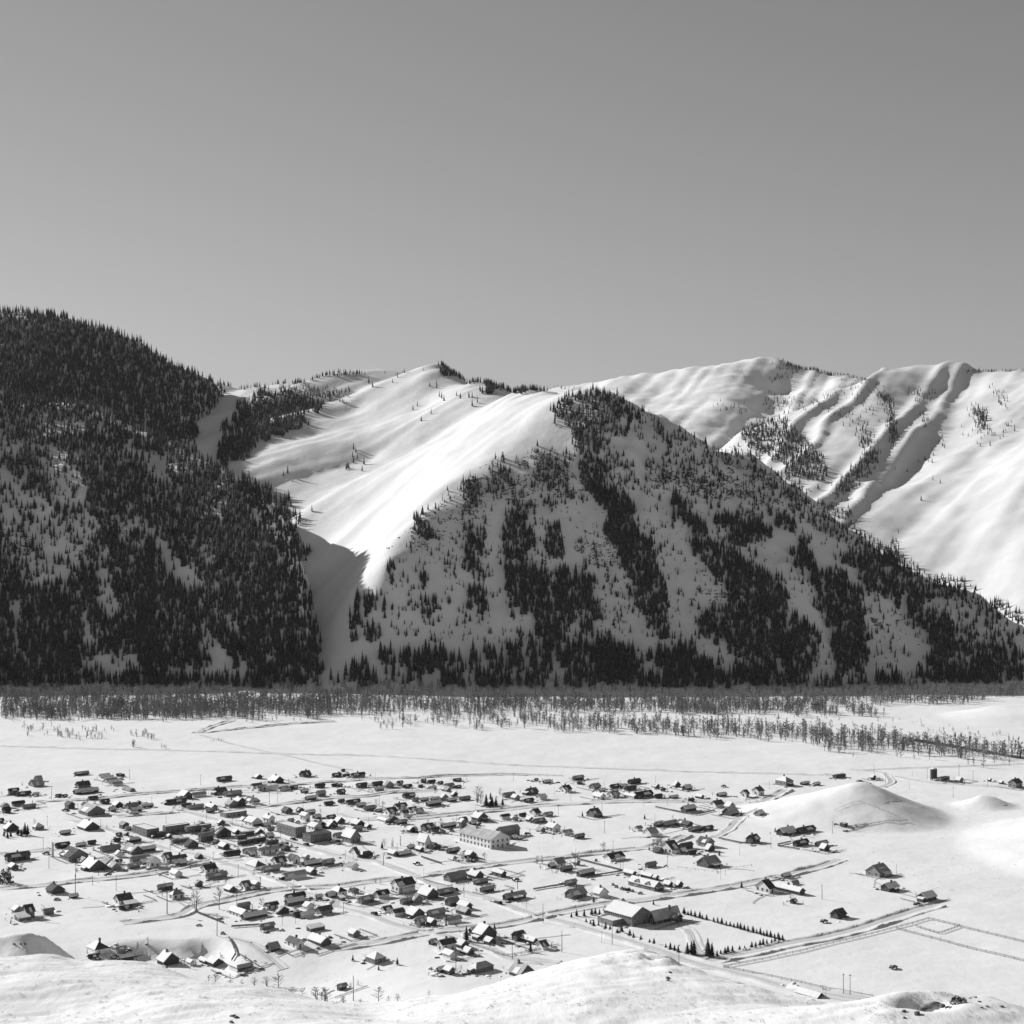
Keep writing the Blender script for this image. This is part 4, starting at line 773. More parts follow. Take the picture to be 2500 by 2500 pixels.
# open water of the river on the far right
rp = np.array([on_ground(x, y)[:2] for x, y in ((2225,1806),(2300,1818),(2400,1835),(2490,1850),(2560,1860))])
rv = []
for k in range(len(rp)):
    t = rp[min(k+1, len(rp)-1)]-rp[max(k-1, 0)]; t /= np.linalg.norm(t); nn = np.array([-t[1], t[0]])
    for sgn, wz in ((-1, 0), (1, 0)):
        q = rp[k]+nn*sgn*5.5; rv.append((q[0], q[1], float(ground(*q))+.35))
wm = bpy.data.materials.new('river_water'); nt, n_, l_, bs = nodes_of(wm); bs.inputs['Base Color'].default_value = g3(.015); bs.inputs['Roughness'].default_value = .25
nz = n_.new('ShaderNodeTexNoise'); nz.inputs['Scale'].default_value = .8; bpn = n_.new('ShaderNodeBump'); bpn.inputs['Strength'].default_value = .4; l_.new(nz.outputs['Fac'], bpn.inputs['Height']); l_.new(bpn.outputs[0], bs.inputs['Normal'])
tag(obj('river', mesh_np('river', rv, [(2*k, 2*k+2, 2*k+3, 2*k+1) for k in range(len(rp)-1)]), wm), 'dark open river water at the far right', 'river', kind='structure')

# ------------------------------------------------------------------ trees: shared shapes
def conifer_np(seed, tiers=10, nb=7, Rm=.17, full=1.0):
    r = random.Random(seed); V = []; Fc = []
    n = 4 if tiers < 9 else 6
    for k in range(n): a = 2*math.pi*k/n; V.append((Rm*.5*math.cos(a), Rm*.5*math.sin(a), .09))
    V.append((0, 0, .99)); Fc += [(k, (k+1) % n, n) for k in range(n)]
    for i in range(tiers):
        t = (i+.3)/tiers; z = .1+.86*t
        rr = Rm*(1-t)**.8*full+.012
        for k in range(nb):
            a = 2*math.pi*(k+r.random()*.7)/nb+i*1.7; q = rr*r.uniform(.62, 1.25); da = r.uniform(.3, .48); zz = z+r.uniform(-.02, .02)
            b0 = len(V); ri = q*.25
            V += [(ri*math.cos(a-da*2), ri*math.sin(a-da*2), zz+.07), (q*math.cos(a), q*math.sin(a), zz-.03-.05*(1-t)), (ri*math.cos(a+da*2), ri*math.sin(a+da*2), zz+.07)]
            Fc.append((b0, b0+1, b0+2))
    crown = (np.array(V), np.array(Fc))
    V2 = []; 
    for z, q in ((-.06, .02), (.3, .014)):
        for k in range(4): a = math.pi/2*k; V2.append((q*math.cos(a), q*math.sin(a), z))
    F2 = []
    for k in range(4): F2 += [(k, (k+1) % 4, 4+(k+1) % 4), (k, 4+(k+1) % 4, 4+k)]
    return crown, (np.array(V2), np.array(F2))
def join(*parts):
    V = []; Fc = []; n = 0
    for v, f in parts: V.append(v); Fc.append(f+n); n += len(v)
    return np.concatenate(V), np.concatenate(Fc)
CON = [conifer_np(s, 7, 5, (.15, .19, .22, .17, .25)[s], (1, 1, 1.1, .9, 1.15)[s]) for s in range(5)]
CONJ = [join(*c) for c in CON]
def bare_np(seed, spread=.36, twigs=240, narrow=False, tw=.0052, lw=.008):
    r = random.Random(seed); V = []; Fc = []; TV = []; TF = []
    def tube(p, q, r0, r1, VV, FF, n=3):
        p = Vector(p); q = Vector(q); d = (q-p).normalized(); a = d.orthogonal(); b_ = d.cross(a); b0 = len(VV)
        for c, rr in ((p, r0), (q, r1)):
            for k in range(n): t = 2*math.pi*k/n; VV.append(tuple(c+a*math.cos(t)*rr+b_*math.sin(t)*rr))
        for k in range(n): FF.extend([(b0+k, b0+(k+1) % n, b0+n+(k+1) % n), (b0+k, b0+n+(k+1) % n, b0+n+k)])
    def sliver(p, q, w):
        p = Vector(p); q = Vector(q); d = (q-p).normalized(); a = d.orthogonal(); a.rotate(__import__('mathutils').Quaternion(d, r.uniform(0, 6.3))); b0 = len(V)
        V.extend([tuple(p-a*w), tuple(p+a*w), tuple(q)]); Fc.append((b0, b0+1, b0+2))
    ns = r.choice((1, 1, 2, 3)); limbs = []
    for s_ in range(ns):
        lean = Vector((r.uniform(-.12, .12), r.uniform(-.12, .12), 1)) if ns > 1 else Vector((r.uniform(-.04, .04), r.uniform(-.04, .04), 1))
        base = Vector((r.uniform(-.03, .03)*(ns > 1), r.uniform(-.03, .03)*(ns > 1), -.04)); mid = base+lean*.42; topp = mid+Vector((r.uniform(-.06, .06), r.uniform(-.06, .06), .42))
        tube(base, mid, .016, .011, TV, TF, 4); tube(mid, topp, .011, .003, TV, TF, 3)
        m = 15//ns+2
        for k in range(m):
            h = r.uniform(.12, .82); p = base+(mid-base)*min(1, h/.46) if h < .46 else mid+(topp-mid)*((h-.46)/.42)
            a = r.uniform(0, 6.28); L = (spread*.55 if narrow else spread)*(1.05-h)*r.uniform(.6, 1.1)+.05; up = r.uniform(.5, 1.0)*(1.8 if narrow else 1)
            q = p+Vector((math.cos(a), math.sin(a), up)).normalized()*L; sliver(p, q, lw); limbs.append((p, q, L))
    for k in range(twigs):
        p, q, L = r.choice(limbs); t = r.uniform(.2, 1); s0 = p+(q-p)*t; d = (q-p).normalized()
        d = (d+Vector((r.uniform(-1, 1), r.uniform(-1, 1), r.uniform(-.3, .9)))*.8).normalized()
        sliver(s0, s0+d*r.uniform(.05, .14), tw)
    return (np.array(V), np.array(Fc)), (np.array(TV), np.array(TF))
BARE = [bare_np(s, .25 if s % 2 else .34, 86, s % 3 == 1, .0125, .0095) for s in range(7)]
BAREJ = [join(*c) for c in BARE]
POP = bare_np(77, .2, 150, True)
def scatter_mesh(name, protos, pts, mat):
    """pts: (x,y,z,h,rot,kind,fat) -> one joined mesh"""
    Vs = []; Fs = []; n = 0; pts = np.array(pts)
    for k, (v, f) in enumerate(protos):
        q = pts[pts[:, 5].astype(int) == k]
        if not len(q): continue
        c, s_ = np.cos(q[:, 4])[:, None], np.sin(q[:, 4])[:, None]; h = q[:, 3][:, None]; w = h*q[:, 6][:, None]
        x = (v[None, :, 0]*c-v[None, :, 1]*s_)*w+q[:, 0][:, None]; y = (v[None, :, 0]*s_+v[None, :, 1]*c)*w+q[:, 1][:, None]; z = v[None, :, 2]*h+q[:, 2][:, None]
        Vs.append(np.stack([x, y, z], -1).reshape(-1, 3)); m = len(q)
        Fs.append((f[None]+(np.arange(m)*len(v))[:, None, None]+n).reshape(-1, 3)); n += m*len(v)
    me = mesh_np(name, np.concatenate(Vs), np.concatenate(Fs)); me.materials.append(mat); return me
def single_mesh(name, arr, mats, idx=None):
    me = mesh_np(name, *arr)
    for m in mats: me.materials.append(m)
    return me

# ------------------------------------------------------------------ mountain forests
def inpoly(x, y, poly):
    ins = np.zeros(len(x), bool); n = len(poly)
    for i in range(n):
        x0, y0 = poly[i]; x1, y1 = poly[(i+1) % n]
        c = ((y0 > y) != (y1 > y)); xi = (x1-x0)*(y-y0)/((y1-y0) if y1 != y0 else 1e-9)+x0
        ins ^= c & (x < xi)
    return ins
def z1(l): return [(x*.4658, 800+y*.4658) for x, y in l]
def z2(l): return [(700+x*.4658, 800+y*.4658) for x, y in l]
def z3(l): return [(1450+x*.5435, 800+y*.5435) for x, y in l]
FOREST = []                        # x,y,z,h,rot,kind,fat,lone
def grow(poly, n, h0, h1, rag=.0, clear=(), keep=.12, zmin=3.0, lone=0, sc=38):
    p = np.array(poly); lo = p.min(0); hi = p.max(0); got = 0; tries = 0
    while got < n and tries < 60:
        tries += 1
        x = rng.uniform(lo[0], hi[0], 4000); y = rng.uniform(lo[1], hi[1], 4000)
        ok = inpoly(x+34*fbm(x/26, y/26, 5, 3), y+34*fbm(x/26, y/26, 6, 3), poly)
        if rag: ok &= fbm(x/sc, y/(sc*1.6), 15, 3) > rag-.5
        for c in clear: ok &= ~(inpoly(x+18*vnoise(x/16, y/16, 7), y+18*vnoise(x/16, y/16, 8), c) & (rng.random(4000) > keep))
        for a, b_ in zip(x[ok], y[ok]):
            if got >= n: break
            h = cast(a, b_)
            if h is None or h.z < zmin or h.y > 4700: continue
            FOREST.append((h.x, h.y, h.z, h0+(h1-h0)*(rng.random()*1.5-.4), rng.uniform(0, 6.28), rng.integers(0, 5), rng.uniform(.7, 1.45), lone)); got += 1
LEFT = [(-60,560),(240,660),(420,800),(540,915),(548,960),(505,1012),(455,1088),(570,1160),(665,1195),(722,1262),(742,1350),(738,1400),(755,1450),(768,1500),(778,1600),(788,1655),(788,1690),(-60,1690)]
CL = [z1(c) for c in ([(0,760),(200,900),(300,1000),(500,1000),(500,1150),(400,1250),(300,1350),(200,1400),(0,1200)],[(230,640),(330,650),(450,850),(440,950),(350,1000),(280,900),(200,780)],[(500,1150),(600,1200),(560,1330),(650,1480),(620,1540),(530,1540),(500,1300)],[(560,960),(680,1040),(710,1150),(600,1050)],[(740,1010),(870,1120),(910,1270),(1010,1250),(1090,1400),(1000,1390),(870,1290),(820,1160)],[(1050,1530),(1140,1650),(1240,1800),(1110,1810),(1070,1700)],[(1120,1470),(1290,1640),(1240,1650)],[(360,1830),(500,1740),(700,1700),(780,1800),(600,1840)],[(400,1480),(510,1650),(470,1710)],[(700,640),(890,720),(870,810),(780,770)],[(0,600),(120,620),(100,700),(0,690)],[(60,1400),(120,1500),(100,1680),(60,1680)],[(870,1800),(1300,1790),(1300,1850),(870,1850)])]
grow(LEFT, 11000, 10.5, 16.5, .0, CL, .07)
grow([(-60,560),(240,660),(420,800),(540,915),(545,960),(500,1012),(450,1085),(380,1080),(240,1000),(-60,990)], 3200, 11, 16)
grow(CL[0], 230, 8, 13); grow(CL[1], 70, 8, 13); grow(CL[2], 30, 8, 13)
grow([(0,1450),(350,1500),(760,1560),(770,1690),(0,1690)], 420, 12, 18, .35, CL, .05)
SH = [  # dense strips of the shaded face
 (z2([(1380,440),(1450,360),(1560,310),(1825,400),(1825,560),(1700,560),(1620,560),(1660,690),(1560,640),(1500,560),(1420,480)]), 330, 8, 13, .1),
 (z2([(1490,550),(1600,640),(1720,830),(1825,950),(1825,1330),(1760,1180),(1690,1040),(1600,900),(1540,760)]), 330, 9, 13, .0),
 (z2([(895,810),(1020,800),(1035,1000),(960,950),(885,870)]), 60, 8, 12, .1), (z2([(690,960),(760,1060),(800,1180),(720,1110),(665,1020)]), 45, 8, 13, .0),
 (z2([(920,1070),(1030,1050),(1015,1200),(1050,1340),(910,1310),(960,1200)]), 110, 9, 14, .0), (z2([(1140,1050),(1210,970),(1305,1100),(1265,1260),(1130,1240),(1130,1150)]), 150, 9, 14, .0),
 (z2([(1380,1060),(1440,1030),(1455,1180),(1400,1225),(1345,1150)]), 70, 9, 13, .0), (z2([(1140,1260),(1290,1275),(1400,1330),(1560,1280),(1615,1400),(1645,1560),(1600,1680),(1480,1640),(1280,1640),(1220,1500),(1150,1400)]), 520, 10, 16, .1),
 (z2([(330,1760),(400,1740),(520,1720),(600,1735),(740,1700),(900,1745),(940,1740),(1060,1660),(1250,1670),(1400,1650),(1700,1690),(1825,1660),(1825,1900),(1600,1910),(900,1900),(600,1880),(120,1880),(110,1850),(330,1820)]), 380, 14, 21, .05),
 (z2([(370,1420),(470,1400),(530,1520),(510,1660),(320,1660),(350,1520)]), 60, 13, 19, .1), (z2([(980,740),(1350,610),(1600,760),(1560,850),(1300,980),(1100,900)]), 240, 7, 11, .42), (z2([(950,1330),(1060,1480),(1060,1560),(960,1470)]), 45, 11, 15, .0),
 (z2([(500,1240),(570,1210),(560,1380),(520,1300)]), 14, 9, 13, .0), (z2([(700,1300),(750,1280),(750,1400),(690,1380)]), 16, 10, 14, .0), (z2([(700,1450),(760,1430),(800,1530),(720,1530)]), 16, 11, 15, .0),
 (z3([(0,690),(100,760),(180,830),(230,960),(300,1130),(345,1300),(345,1410),(265,1390),(195,1250),(145,1120),(95,950),(0,800)]), 520, 9, 14, .0),
 (z3([(345,730),(430,790),(470,880),(560,960),(660,1030),(760,1080),(850,1150),(870,1280),(960,1330),(1035,1430),(960,1570),(860,1620),(650,1570),(600,1450),(465,1345),(475,1260),(620,1240),(560,1160),(455,1000),(435,900),(355,830)]), 1250, 9, 15, .05),
 (z3([(540,880),(640,830),(700,900),(790,820),(860,880),(1000,1000),(1000,1120),(1190,1160),(1225,1380),(1250,1570),(1100,1550),(1060,1400),(985,1180),(900,1050),(800,980),(640,980)]), 850, 9, 14, .1),
 (z3([(0,270),(140,330),(350,460),(540,520),(720,600),(880,690),(1000,760),(1120,820),(1220,930),(1310,960),(1500,1080),(1640,1140),(1780,1220),(1932,1290),(1932,1340),(1700,1260),(1500,1180),(1440,1120),(1300,1060),(1150,980),(1000,900),(850,790),(700,670),(500,570),(330,510),(150,410),(0,340)]), 720, 7, 11, .1),
 (z3([(1080,1040),(1200,990),(1320,1000),(1450,1110),(1500,1200),(1530,1300),(1640,1330),(1700,1450),(1932,1480),(1932,1620),(1520,1620),(1500,1380),(1320,1240),(1180,1120)]), 950, 9, 14, .05),
 (z3([(0,1420),(240,1490),(440,1450),(640,1570),(900,1610),(1300,1580),(1932,1620),(1932,1650),(0,1650)]), 420, 13, 20, .15), (z3([(1460,1110),(1640,1150),(1932,1320),(1932,1500),(1700,1420),(1560,1250)]), 110, 9, 13, .2),
 (z3([(0,330),(330,500),(700,680),(1000,900),(600,860),(350,740),(150,760),(0,600)]), 330, 7, 11, .3), (z3([(230,900),(330,900),(330,1400),(260,1200)]), 12, 9, 12, 0)]
for poly, n, a, b_, rag in SH: grow(poly, int(n*1.4), a, b_, rag)
grow(z2([(450,1350),(900,800),(1400,600),(1825,900),(1825,1700),(600,1650)]), 900, 4.5, 11, .25)
grow(z3([(0,600),(500,600),(1100,900),(1600,1300),(1900,1600),(0,1600)]), 1100, 4.5, 11, .25)
# timber of the sunlit bowl and its skyline
grow(z1([(1160,650),(1215,450),(1300,385),(1370,335),(1500,315),(1560,350),(1640,400),(1700,440),(1500,540),(1370,620),(1210,720),(1130,745)]), 1700, 10, 13.5, .0)
grow(z2([(800,190),(880,192),(960,240),(1060,290),(1200,300),(1330,302),(1200,352),(1080,335),(940,295),(840,232)]), 230, 8, 11.5, .0)
def line_trees(l, n, h0, h1, wob=4, lone=0):
    l = np.array(l); seg = np.r_[0, np.cumsum(np.hypot(*np.diff(l, axis=0).T))]
    for s in rng.uniform(0, seg[-1], n):
        a, b_ = np.interp(s, seg, l[:, 0])+rng.normal(0, wob), np.interp(s, seg, l[:, 1])+rng.normal(0, wob)
        h = cast(a, b_)
        for d in range(12):
            if h is not None and h.y < 4800: break
            b_ += 2; h = cast(a, b_)
        if h is None: continue
        FOREST.append((h.x, h.y, h.z, rng.uniform(h0, h1), rng.uniform(0, 6.28), rng.integers(0, 5), rng.uniform(.8, 1.2), lone))
line_trees(z2([(800,203),(870,200),(960,245),(1080,305),(1200,318),(1330,308)]), 210, 8, 11.5, 5)
line_trees(z1([(1140,290),(1350,285),(1500,270),(1825,245)]), 75, 7, 12, 2.5); line_trees(z2([(0,255),(250,245),(450,248)]), 50, 7, 11, 2.5); line_trees(z2([(1250,310),(1550,320)]), 22, 7, 10, 2.5)
line_trees(z2([(450,250),(800,215)]), 7, 6, 9, 2, 1); line_trees(z1([(1560,310),(1700,350),(1825,380)]), 60, 7, 11, 9); line_trees(z2([(0,330),(120,370),(330,340)]), 50, 8, 11, 7)
LONE = z2([(350,640),(362,655),(345,680),(370,690),(350,710),(318,735),(312,745),(325,742),(405,718),(395,752),(662,432),(685,412),(757,452),(705,490),(750,308),(785,300),(786,315),(800,362),(812,372),(824,384),(890,358),(910,372),(955,366),(972,364),(972,412),(1000,395),(132,965),(4,760),(580,262),(450,312),(430,292),(555,290)]) + z1([(1485,778),(1508,765),(1408,830),(1402,845),(1635,962),(1268,378),(1228,455),(1225,480),(1145,365)])
for a, b_ in LONE:
    h = cast(a, b_)
    if h: FOREST.append((h.x, h.y, h.z, rng.uniform(9, 13), rng.uniform(0, 6.28), rng.integers(0, 5), 1.05, 1))
line_trees(z1([(1500,1340),(1550,1310),(1610,1300)]), 14, 9, 12, 4)
# gully trees of the sunlit ridges
line_trees(z3([(1285,300),(1320,340),(1340,430),(1350,520)]), 190, 8, 11.5, 7); line_trees(z3([(1205,460),(1230,540),(1250,590),(1200,650),(1140,700),(1090,750)]), 280, 8, 11.5, 12)
line_trees(z3([(1395,290),(1450,290),(1470,335),(1520,290)]), 34, 7.5, 11, 7, 1); line_trees(z3([(1700,380),(1745,400),(1740,470)]), 130, 8, 11, 9); line_trees(z3([(1770,290),(1810,300),(1850,350)]), 28, 7.5, 10, 8)
line_trees(z3([(1590,490),(1560,540),(1500,600),(1425,640)]), 16, 8, 10.5, 6, 1); line_trees(z3([(940,370),(1120,290),(1280,270)]), 45, 7, 9.5, 10); line_trees(z3([(1040,360),(1180,420),(1240,460)]), 30, 7, 9.5, 10, 1); line_trees(z3([(1180,320),(1260,400)]), 18, 7, 9, 8, 1)
line_trees(z3([(1480,400),(1490,440),(1480,460)]), 12, 8, 10.5, 5, 1); line_trees(z3([(1760,480),(1830,470),(1880,420)]), 20, 7, 9.5, 9, 1); line_trees(z3([(1650,430),(1700,520),(1780,530)]), 7, 7.5, 9.5, 6, 1)
grow(z3([(650,460),(760,410),(840,410),(900,450),(1000,560),(1060,680),(1020,720),(960,660),(880,690),(830,610),(720,600)]), 1100, 8.5, 12, .0)
line_trees(z3([(1520,690),(1570,700)]), 2, 9, 11, 2, 1); line_trees(z3([(1468,778),(1470,780)]), 1, 9, 10, 1, 1); line_trees(z3([(1362,920),(1366,922)]), 1, 7, 8, 1, 1); line_trees(z3([(1350,635),(1360,640)]), 1, 8, 9, 1, 1)
line_trees(z3([(850,140),(900,175),(1000,170),(1090,205)]), 130, 8, 12, 5); line_trees(z3([(830,150),(880,180),(920,195)]), 60, 8, 12, 6); line_trees(z3([(790,225),(860,225)]), 22, 9, 12, 6); line_trees(z3([(760,330),(840,345),(900,350)]), 70, 8, 11, 12); line_trees(z3([(520,355),(700,370)]), 26, 8, 10, 8); line_trees(z3([(1100,215),(1230,225)]), 30, 7, 10, 4); line_trees(z3([(1680,200),(1800,190),(1932,190)]), 50, 6, 8.5, 2.5)
FOREST = [tuple(map(float, f)) for f in FOREST]
order = sorted(range(len(FOREST)), key=lambda i: -FOREST[i][3]/FOREST[i][1])
lone = [i for i in order if FOREST[i][7] > .5]; big = [i for i in order if FOREST[i][7] < .5][:300]
big = big[:300-len(lone)]; indiv = set(lone) | set(big)
CONME = []
for k in range(5):
    me = single_mesh('mountain_conifer', CONJ[k], [MAT['conifer']]); CONME.append(me)
for i in sorted(indiv):
    x, y, z, h, r_, k, fat, ln = FOREST[i]
    o = obj('conifer', CONME[int(k)], None, None, (x, y, z-.3)); o.rotation_euler = (0, 0, r_); o.scale = (h*fat, h*fat, h)
    px_ = 1250+F*x/y
    if ln > .5:
        w_ = 'the middle sunlit bowl' if px_ < 1400 else 'the sunlit right-hand ridges'
        tag(o, f'lone dark conifer casting a long shadow on {w_}', 'conifer', 'lone conifers on '+w_)
    else:
        w_ = 'the left spur' if px_ < 780 else 'the middle mountain'
        tag(o, f'tall dark conifer in the timber at the shaded foot of {w_}', 'conifer', 'conifers at the foot of '+w_)
rest = [FOREST[i][:7] for i in range(len(FOREST)) if i not in indiv]
fo = obj('conifer_forest', scatter_mesh('conifer_forest', [c[0] for c in CON], rest, MAT['conifer']))
tag(fo, 'dark conifer forest covering the mountainsides', 'forest', kind='stuff')

# ------------------------------------------------------------------ broken rock on the shaded face
def rock_np(seed):
    r = np.random.default_rng(seed); import bmesh
    bm = bmesh.new(); bmesh.ops.create_icosphere(bm, subdivisions=1, radius=1)
    V = np.array([v.co for v in bm.verts]); Fc = np.array([[v.index for v in f.verts] for f in bm.faces]); bm.free()
    V = V*(1+r.uniform(-.4, .35, (len(V), 1))); V[:, 2] *= .8; return V, Fc
ROCK = [rock_np(s) for s in range(4)]
RP = []
def rocks(poly, n, a, b_):
    p = np.array(poly); lo, hi = p.min(0), p.max(0); got = 0; t = 0
    while got < n and t < 40:
        t += 1; x = rng.uniform(lo[0], hi[0], 800); y = rng.uniform(lo[1], hi[1], 800)
        ok = inpoly(x, y, poly) & (fbm(x/22, y/12, 33, 4, .7) > .1)
        for u, v in zip(x[ok], y[ok]):
            if got >= n: break
            h = cast(u, v)
            if h is None or h.z < 3: continue
            RP.append((h.x, h.y, h.z-.2, rng.uniform(a, b_)*.45, rng.uniform(0, 6.3), rng.integers(0, 4), rng.uniform(.6, 1.5))); got += 1
rocks(z2([(480,1150),(640,1060),(1000,740),(1130,650),(1180,700),(1000,1000),(640,1200)]), 549, 1.2, 3.2)
rocks(z2([(1080,760),(1350,640),(1500,760),(1560,860),(1350,960),(1150,900)]), 742, 1.2, 3.4)
rocks(z2([(1480,1120),(1560,1060),(1740,1120),(1720,1260),(1560,1240)]), 355, 1, 2.8)
rocks(z3([(230,620),(440,600),(700,620),(900,690),(1080,780),(1060,860),(760,790),(500,760),(260,720)]), 1227, 1.2, 3.6)
rocks(z3([(380,1210),(470,1160),(640,1200),(620,1260)]), 226, 1, 2.6); rocks(z3([(1230,1300),(1370,1310),(1360,1340),(1240,1340)]), 161, 1.2, 2.6); rocks(z3([(1000,760),(1120,800),(1260,950),(1100,900)]), 193, 1.2, 3)
rocks(z1([(0,1050),(180,1100),(160,1200),(0,1180)]), 193, 1.2, 3); rocks(z1([(500,940),(680,1030),(660,1100),(540,1020)]), 161, 1, 2.5); rocks(z1([(380,1170),(560,1160),(540,1210),(400,1220)]), 96, 1, 2.5)
rocks(z2([(640,1200),(900,800),(1400,620),(1825,900),(1825,1650),(1000,1400)]), 420, .9, 2.6); rocks(z3([(0,600),(600,600),(1200,950),(1500,1500),(0,1500)]), 520, .9, 2.6)
ro = obj('rock_outcrops', scatter_mesh('rock_outcrops', ROCK, RP, MAT['rock'])); tag(ro, 'broken dark rock ledges on the mountain faces', 'rock', kind='stuff')

# ------------------------------------------------------------------ leafless trees along the river
RIVER = []
def wood(poly, n, h0, h1, rag=0.0, sc=40):
    p = np.array(poly); lo, hi = p.min(0), p.max(0); got = 0; t = 0
    while got < n and t < 60:
        t += 1; x = rng.uniform(lo[0], hi[0], 1500); y = rng.uniform(lo[1], hi[1], 1500)
        ok = inpoly(x+50*fbm(x/60, y/14, 3, 3), y+16*fbm(x/45, y/12, 4, 3), poly)
        if rag: ok &= fbm(x/sc, y/(sc*.3), 25, 3) > rag-.5
        for u, v in zip(x[ok], y[ok]):
            if got >= n: break
            h = cast(u, v)
            if h is None or h.z > 25: continue
            RIVER.append((h.x, h.y, h.z-.2, rng.uniform(h0, h1), rng.uniform(0, 6.28), float(rng.integers(0, 7)), rng.uniform(.8, 1.25))); got += 1
wood([(0,1690),(300,1690),(700,1688),(900,1690),(1250,1712),(1500,1705),(1900,1702),(2300,1697),(2500,1692),(2500,1706),(2100,1722),(1900,1737),(1500,1738),(1250,1738),(1000,1735),(800,1750),(400,1757),(0,1755)], 2300, 6, 16)
wood([(0,1700),(800,1700),(800,1750),(400,1757),(0,1755)], 450, 9, 14)
wood([(0,1730),(820,1722),(820,1752),(400,1759),(0,1757)], 300, 9, 14)
wood([(1250,1748),(1500,1760),(1750,1770),(1950,1777),(2050,1790),(2150,1800),(2300,1810),(2500,1830),(2500,1860),(2350,1850),(2150,1836),(2050,1836),(1900,1810),(1700,1797),(1400,1784),(1250,1777)], 760, 6, 15)
wood([(900,1725),(1250,1730),(1300,1775),(1250,1785),(1000,1780)], 130, 7, 12, .3); wood([(1600,1722),(2100,1737),(2160,1752),(1900,1750),(1600,1740)], 240, 9, 14)
wood([(50,1775),(370,1790),(380,1808),(60,1802)], 85, 3.5, 8, .2, 30); wood([(320,1822),(345,1822),(345,1829),(320,1829)], 3, 6, 10); wood([(385,1826),(410,1826),(410,1832),(385,1832)], 4, 3, 6); wood([(510,1808),(560,1812),(560,1818),(510,1816)], 7, 2, 4); wood([(1980,1830),(2500,1866),(2500,1880),(2000,1842)], 12, 5, 11); wood([(880,1738),(1000,1780),(960,1785)], 20, 5, 9)
wood([(700,1690),(1250,1700),(2000,1730),(2300,1770),(2500,1800),(2500,1850),(2100,1830),(1700,1790),(1300,1778),(900,1760)], 620, 2, 6, .25, 60); wood([(0,1660),(760,1660),(760,1760),(0,1765)], 500, 3, 9); wood([(800,1664),(2500,1664),(2500,1696),(800,1696)], 420, 5, 11)
wood([(780,1694),(1300,1704),(1900,1700),(2500,1688),(2500,1704),(1900,1732),(1300,1742),(780,1748)], 750, 6, 14)
order = sorted(range(len(RIVER)), key=lambda i: -RIVER[i][3]/RIVER[i][1]); near = set(order[:300])
BM = [single_mesh('cottonwood', BAREJ[k], [MAT['twig']]) for k in range(7)]
for i in sorted(near):
    x, y, z, h, r_, k, fat = RIVER[i]; o = obj('cottonwood', BM[int(k)], None, None, (x, y, z)); o.rotation_euler = (0, 0, r_); o.scale = (h*fat, h*fat, h)
    tag(o, 'leafless grey cottonwood in the near edge of the river trees', 'tree', 'cottonwoods along the river')
wo = obj('river_woods', scatter_mesh('river_woods', BAREJ, [RIVER[i] for i in range(len(RIVER)) if i not in near], MAT['twig']))
tag(wo, 'grey belt of leafless trees along the river', 'woods', kind='stuff')

# ------------------------------------------------------------------ trees standing in the town
TC = [(single_mesh('crown', c[0], [MAT['spruce']]), single_mesh('trunk', c[1], [MAT['bark']])) for c in (conifer_np(s+40, 12, 9, .2, 1.15) for s in range(3))]
TB = [(single_mesh('crown', c[0], [MAT['twig']]), single_mesh('trunk', c[1], [MAT['twig']])) for c in (bare_np(s+20, .38, 620, False, .0026, .006) for s in range(5))]
TP = (single_mesh('crown', POP[0], [MAT['twig']]), single_mesh('trunk', POP[1], [MAT['twig']]))
def town_tree(name, pair, t, x, y, tpx, fat=1.0, label=None, desc=None, group=None, ground_pt=None):
    px, py = px_of(t, x, y); X, Y, z = ground_pt or on_ground(px, py); h = max(1.2, tpx*TILES[t][2]*Y/F)
    r = empty(name, (X, Y, z), random.uniform(0, 6.28)); r.scale = (h*fat, h*fat, h)
    for nm, me in zip(('crown', 'trunk'), pair): obj(nm, me, None, r)
    if label: tag(r, label, 'tree', group)
    else: later(r, desc, 'tree', group, X, Y)
    return r
for t, x, y, h in [('T3',1680,500,220),('T3',1720,520,190),('T3',1270,850,200),('T3',1200,840,150),('T3',1130,790,130),('T3',1760,1150,130),('T3',1620,1150,110),('T3',550,560,120),('T3',620,560,110),('T3',640,1000,110),('T3',980,830,90),('T4',940,1230,270),('T4',1260,1050,160),('T4',510,1190,110),('T4',570,1190,110),('T4',1865,1030,140),('T4',1905,1000,110),('T4',1815,1020,130),('T4',95,430,110),('T4',545,800,100),
 ('B2',340,460,260),('B2',580,430,270),('B2',1030,450,170),('B2',650,180,110),('B2',600,960,80),('B3',510,1000,60),('B3',1480,1260,90),('B3',590,330,70),('B3',640,340,70),('B3',470,400,60),('T5',25,930,190),('T5',55,900,120),('T5',180,640,60),('T1',390,750,80),('B1',440,460,60),('T2',300,1250,90),('T2',1010,1340,80),('B3',1010,330,60),('T5',1400,1465,60)]:
    town_tree('bare_tree', random.choice(TB), t, x, y, h, 1.0, None, ('tall' if h > 150 else 'small' if h < 85 else 'middling')+' leafless tree', 'leafless trees in the town')
for t, x, y, h in [('B2',540,1205,150),('B2',470,1210,110),('B2',700,1225,90),('B2',820,1230,80),('B2',950,1228,100),('B2',1080,1235,120),('B2',1200,1245,200),('B2',1350,1330,110),('B2',1450,1370,140),('B2',1600,1400,190),('B2',1690,1400,190),('B2',1880,1420,100),('B3',620,1570,190),('B3',80,1590,190),('B3',20,1590,150),('B3',250,1590,100),('B3',820,1565,90),('B3',1150,1510,70),('B3',720,1575,80),('B3',430,1590,70)]:
    town_tree('creek_tree', random.choice(TB), t, x, y, h, 1.35, 'leafless spreading tree along the creek behind the foreground hill', None, 'creekside trees')
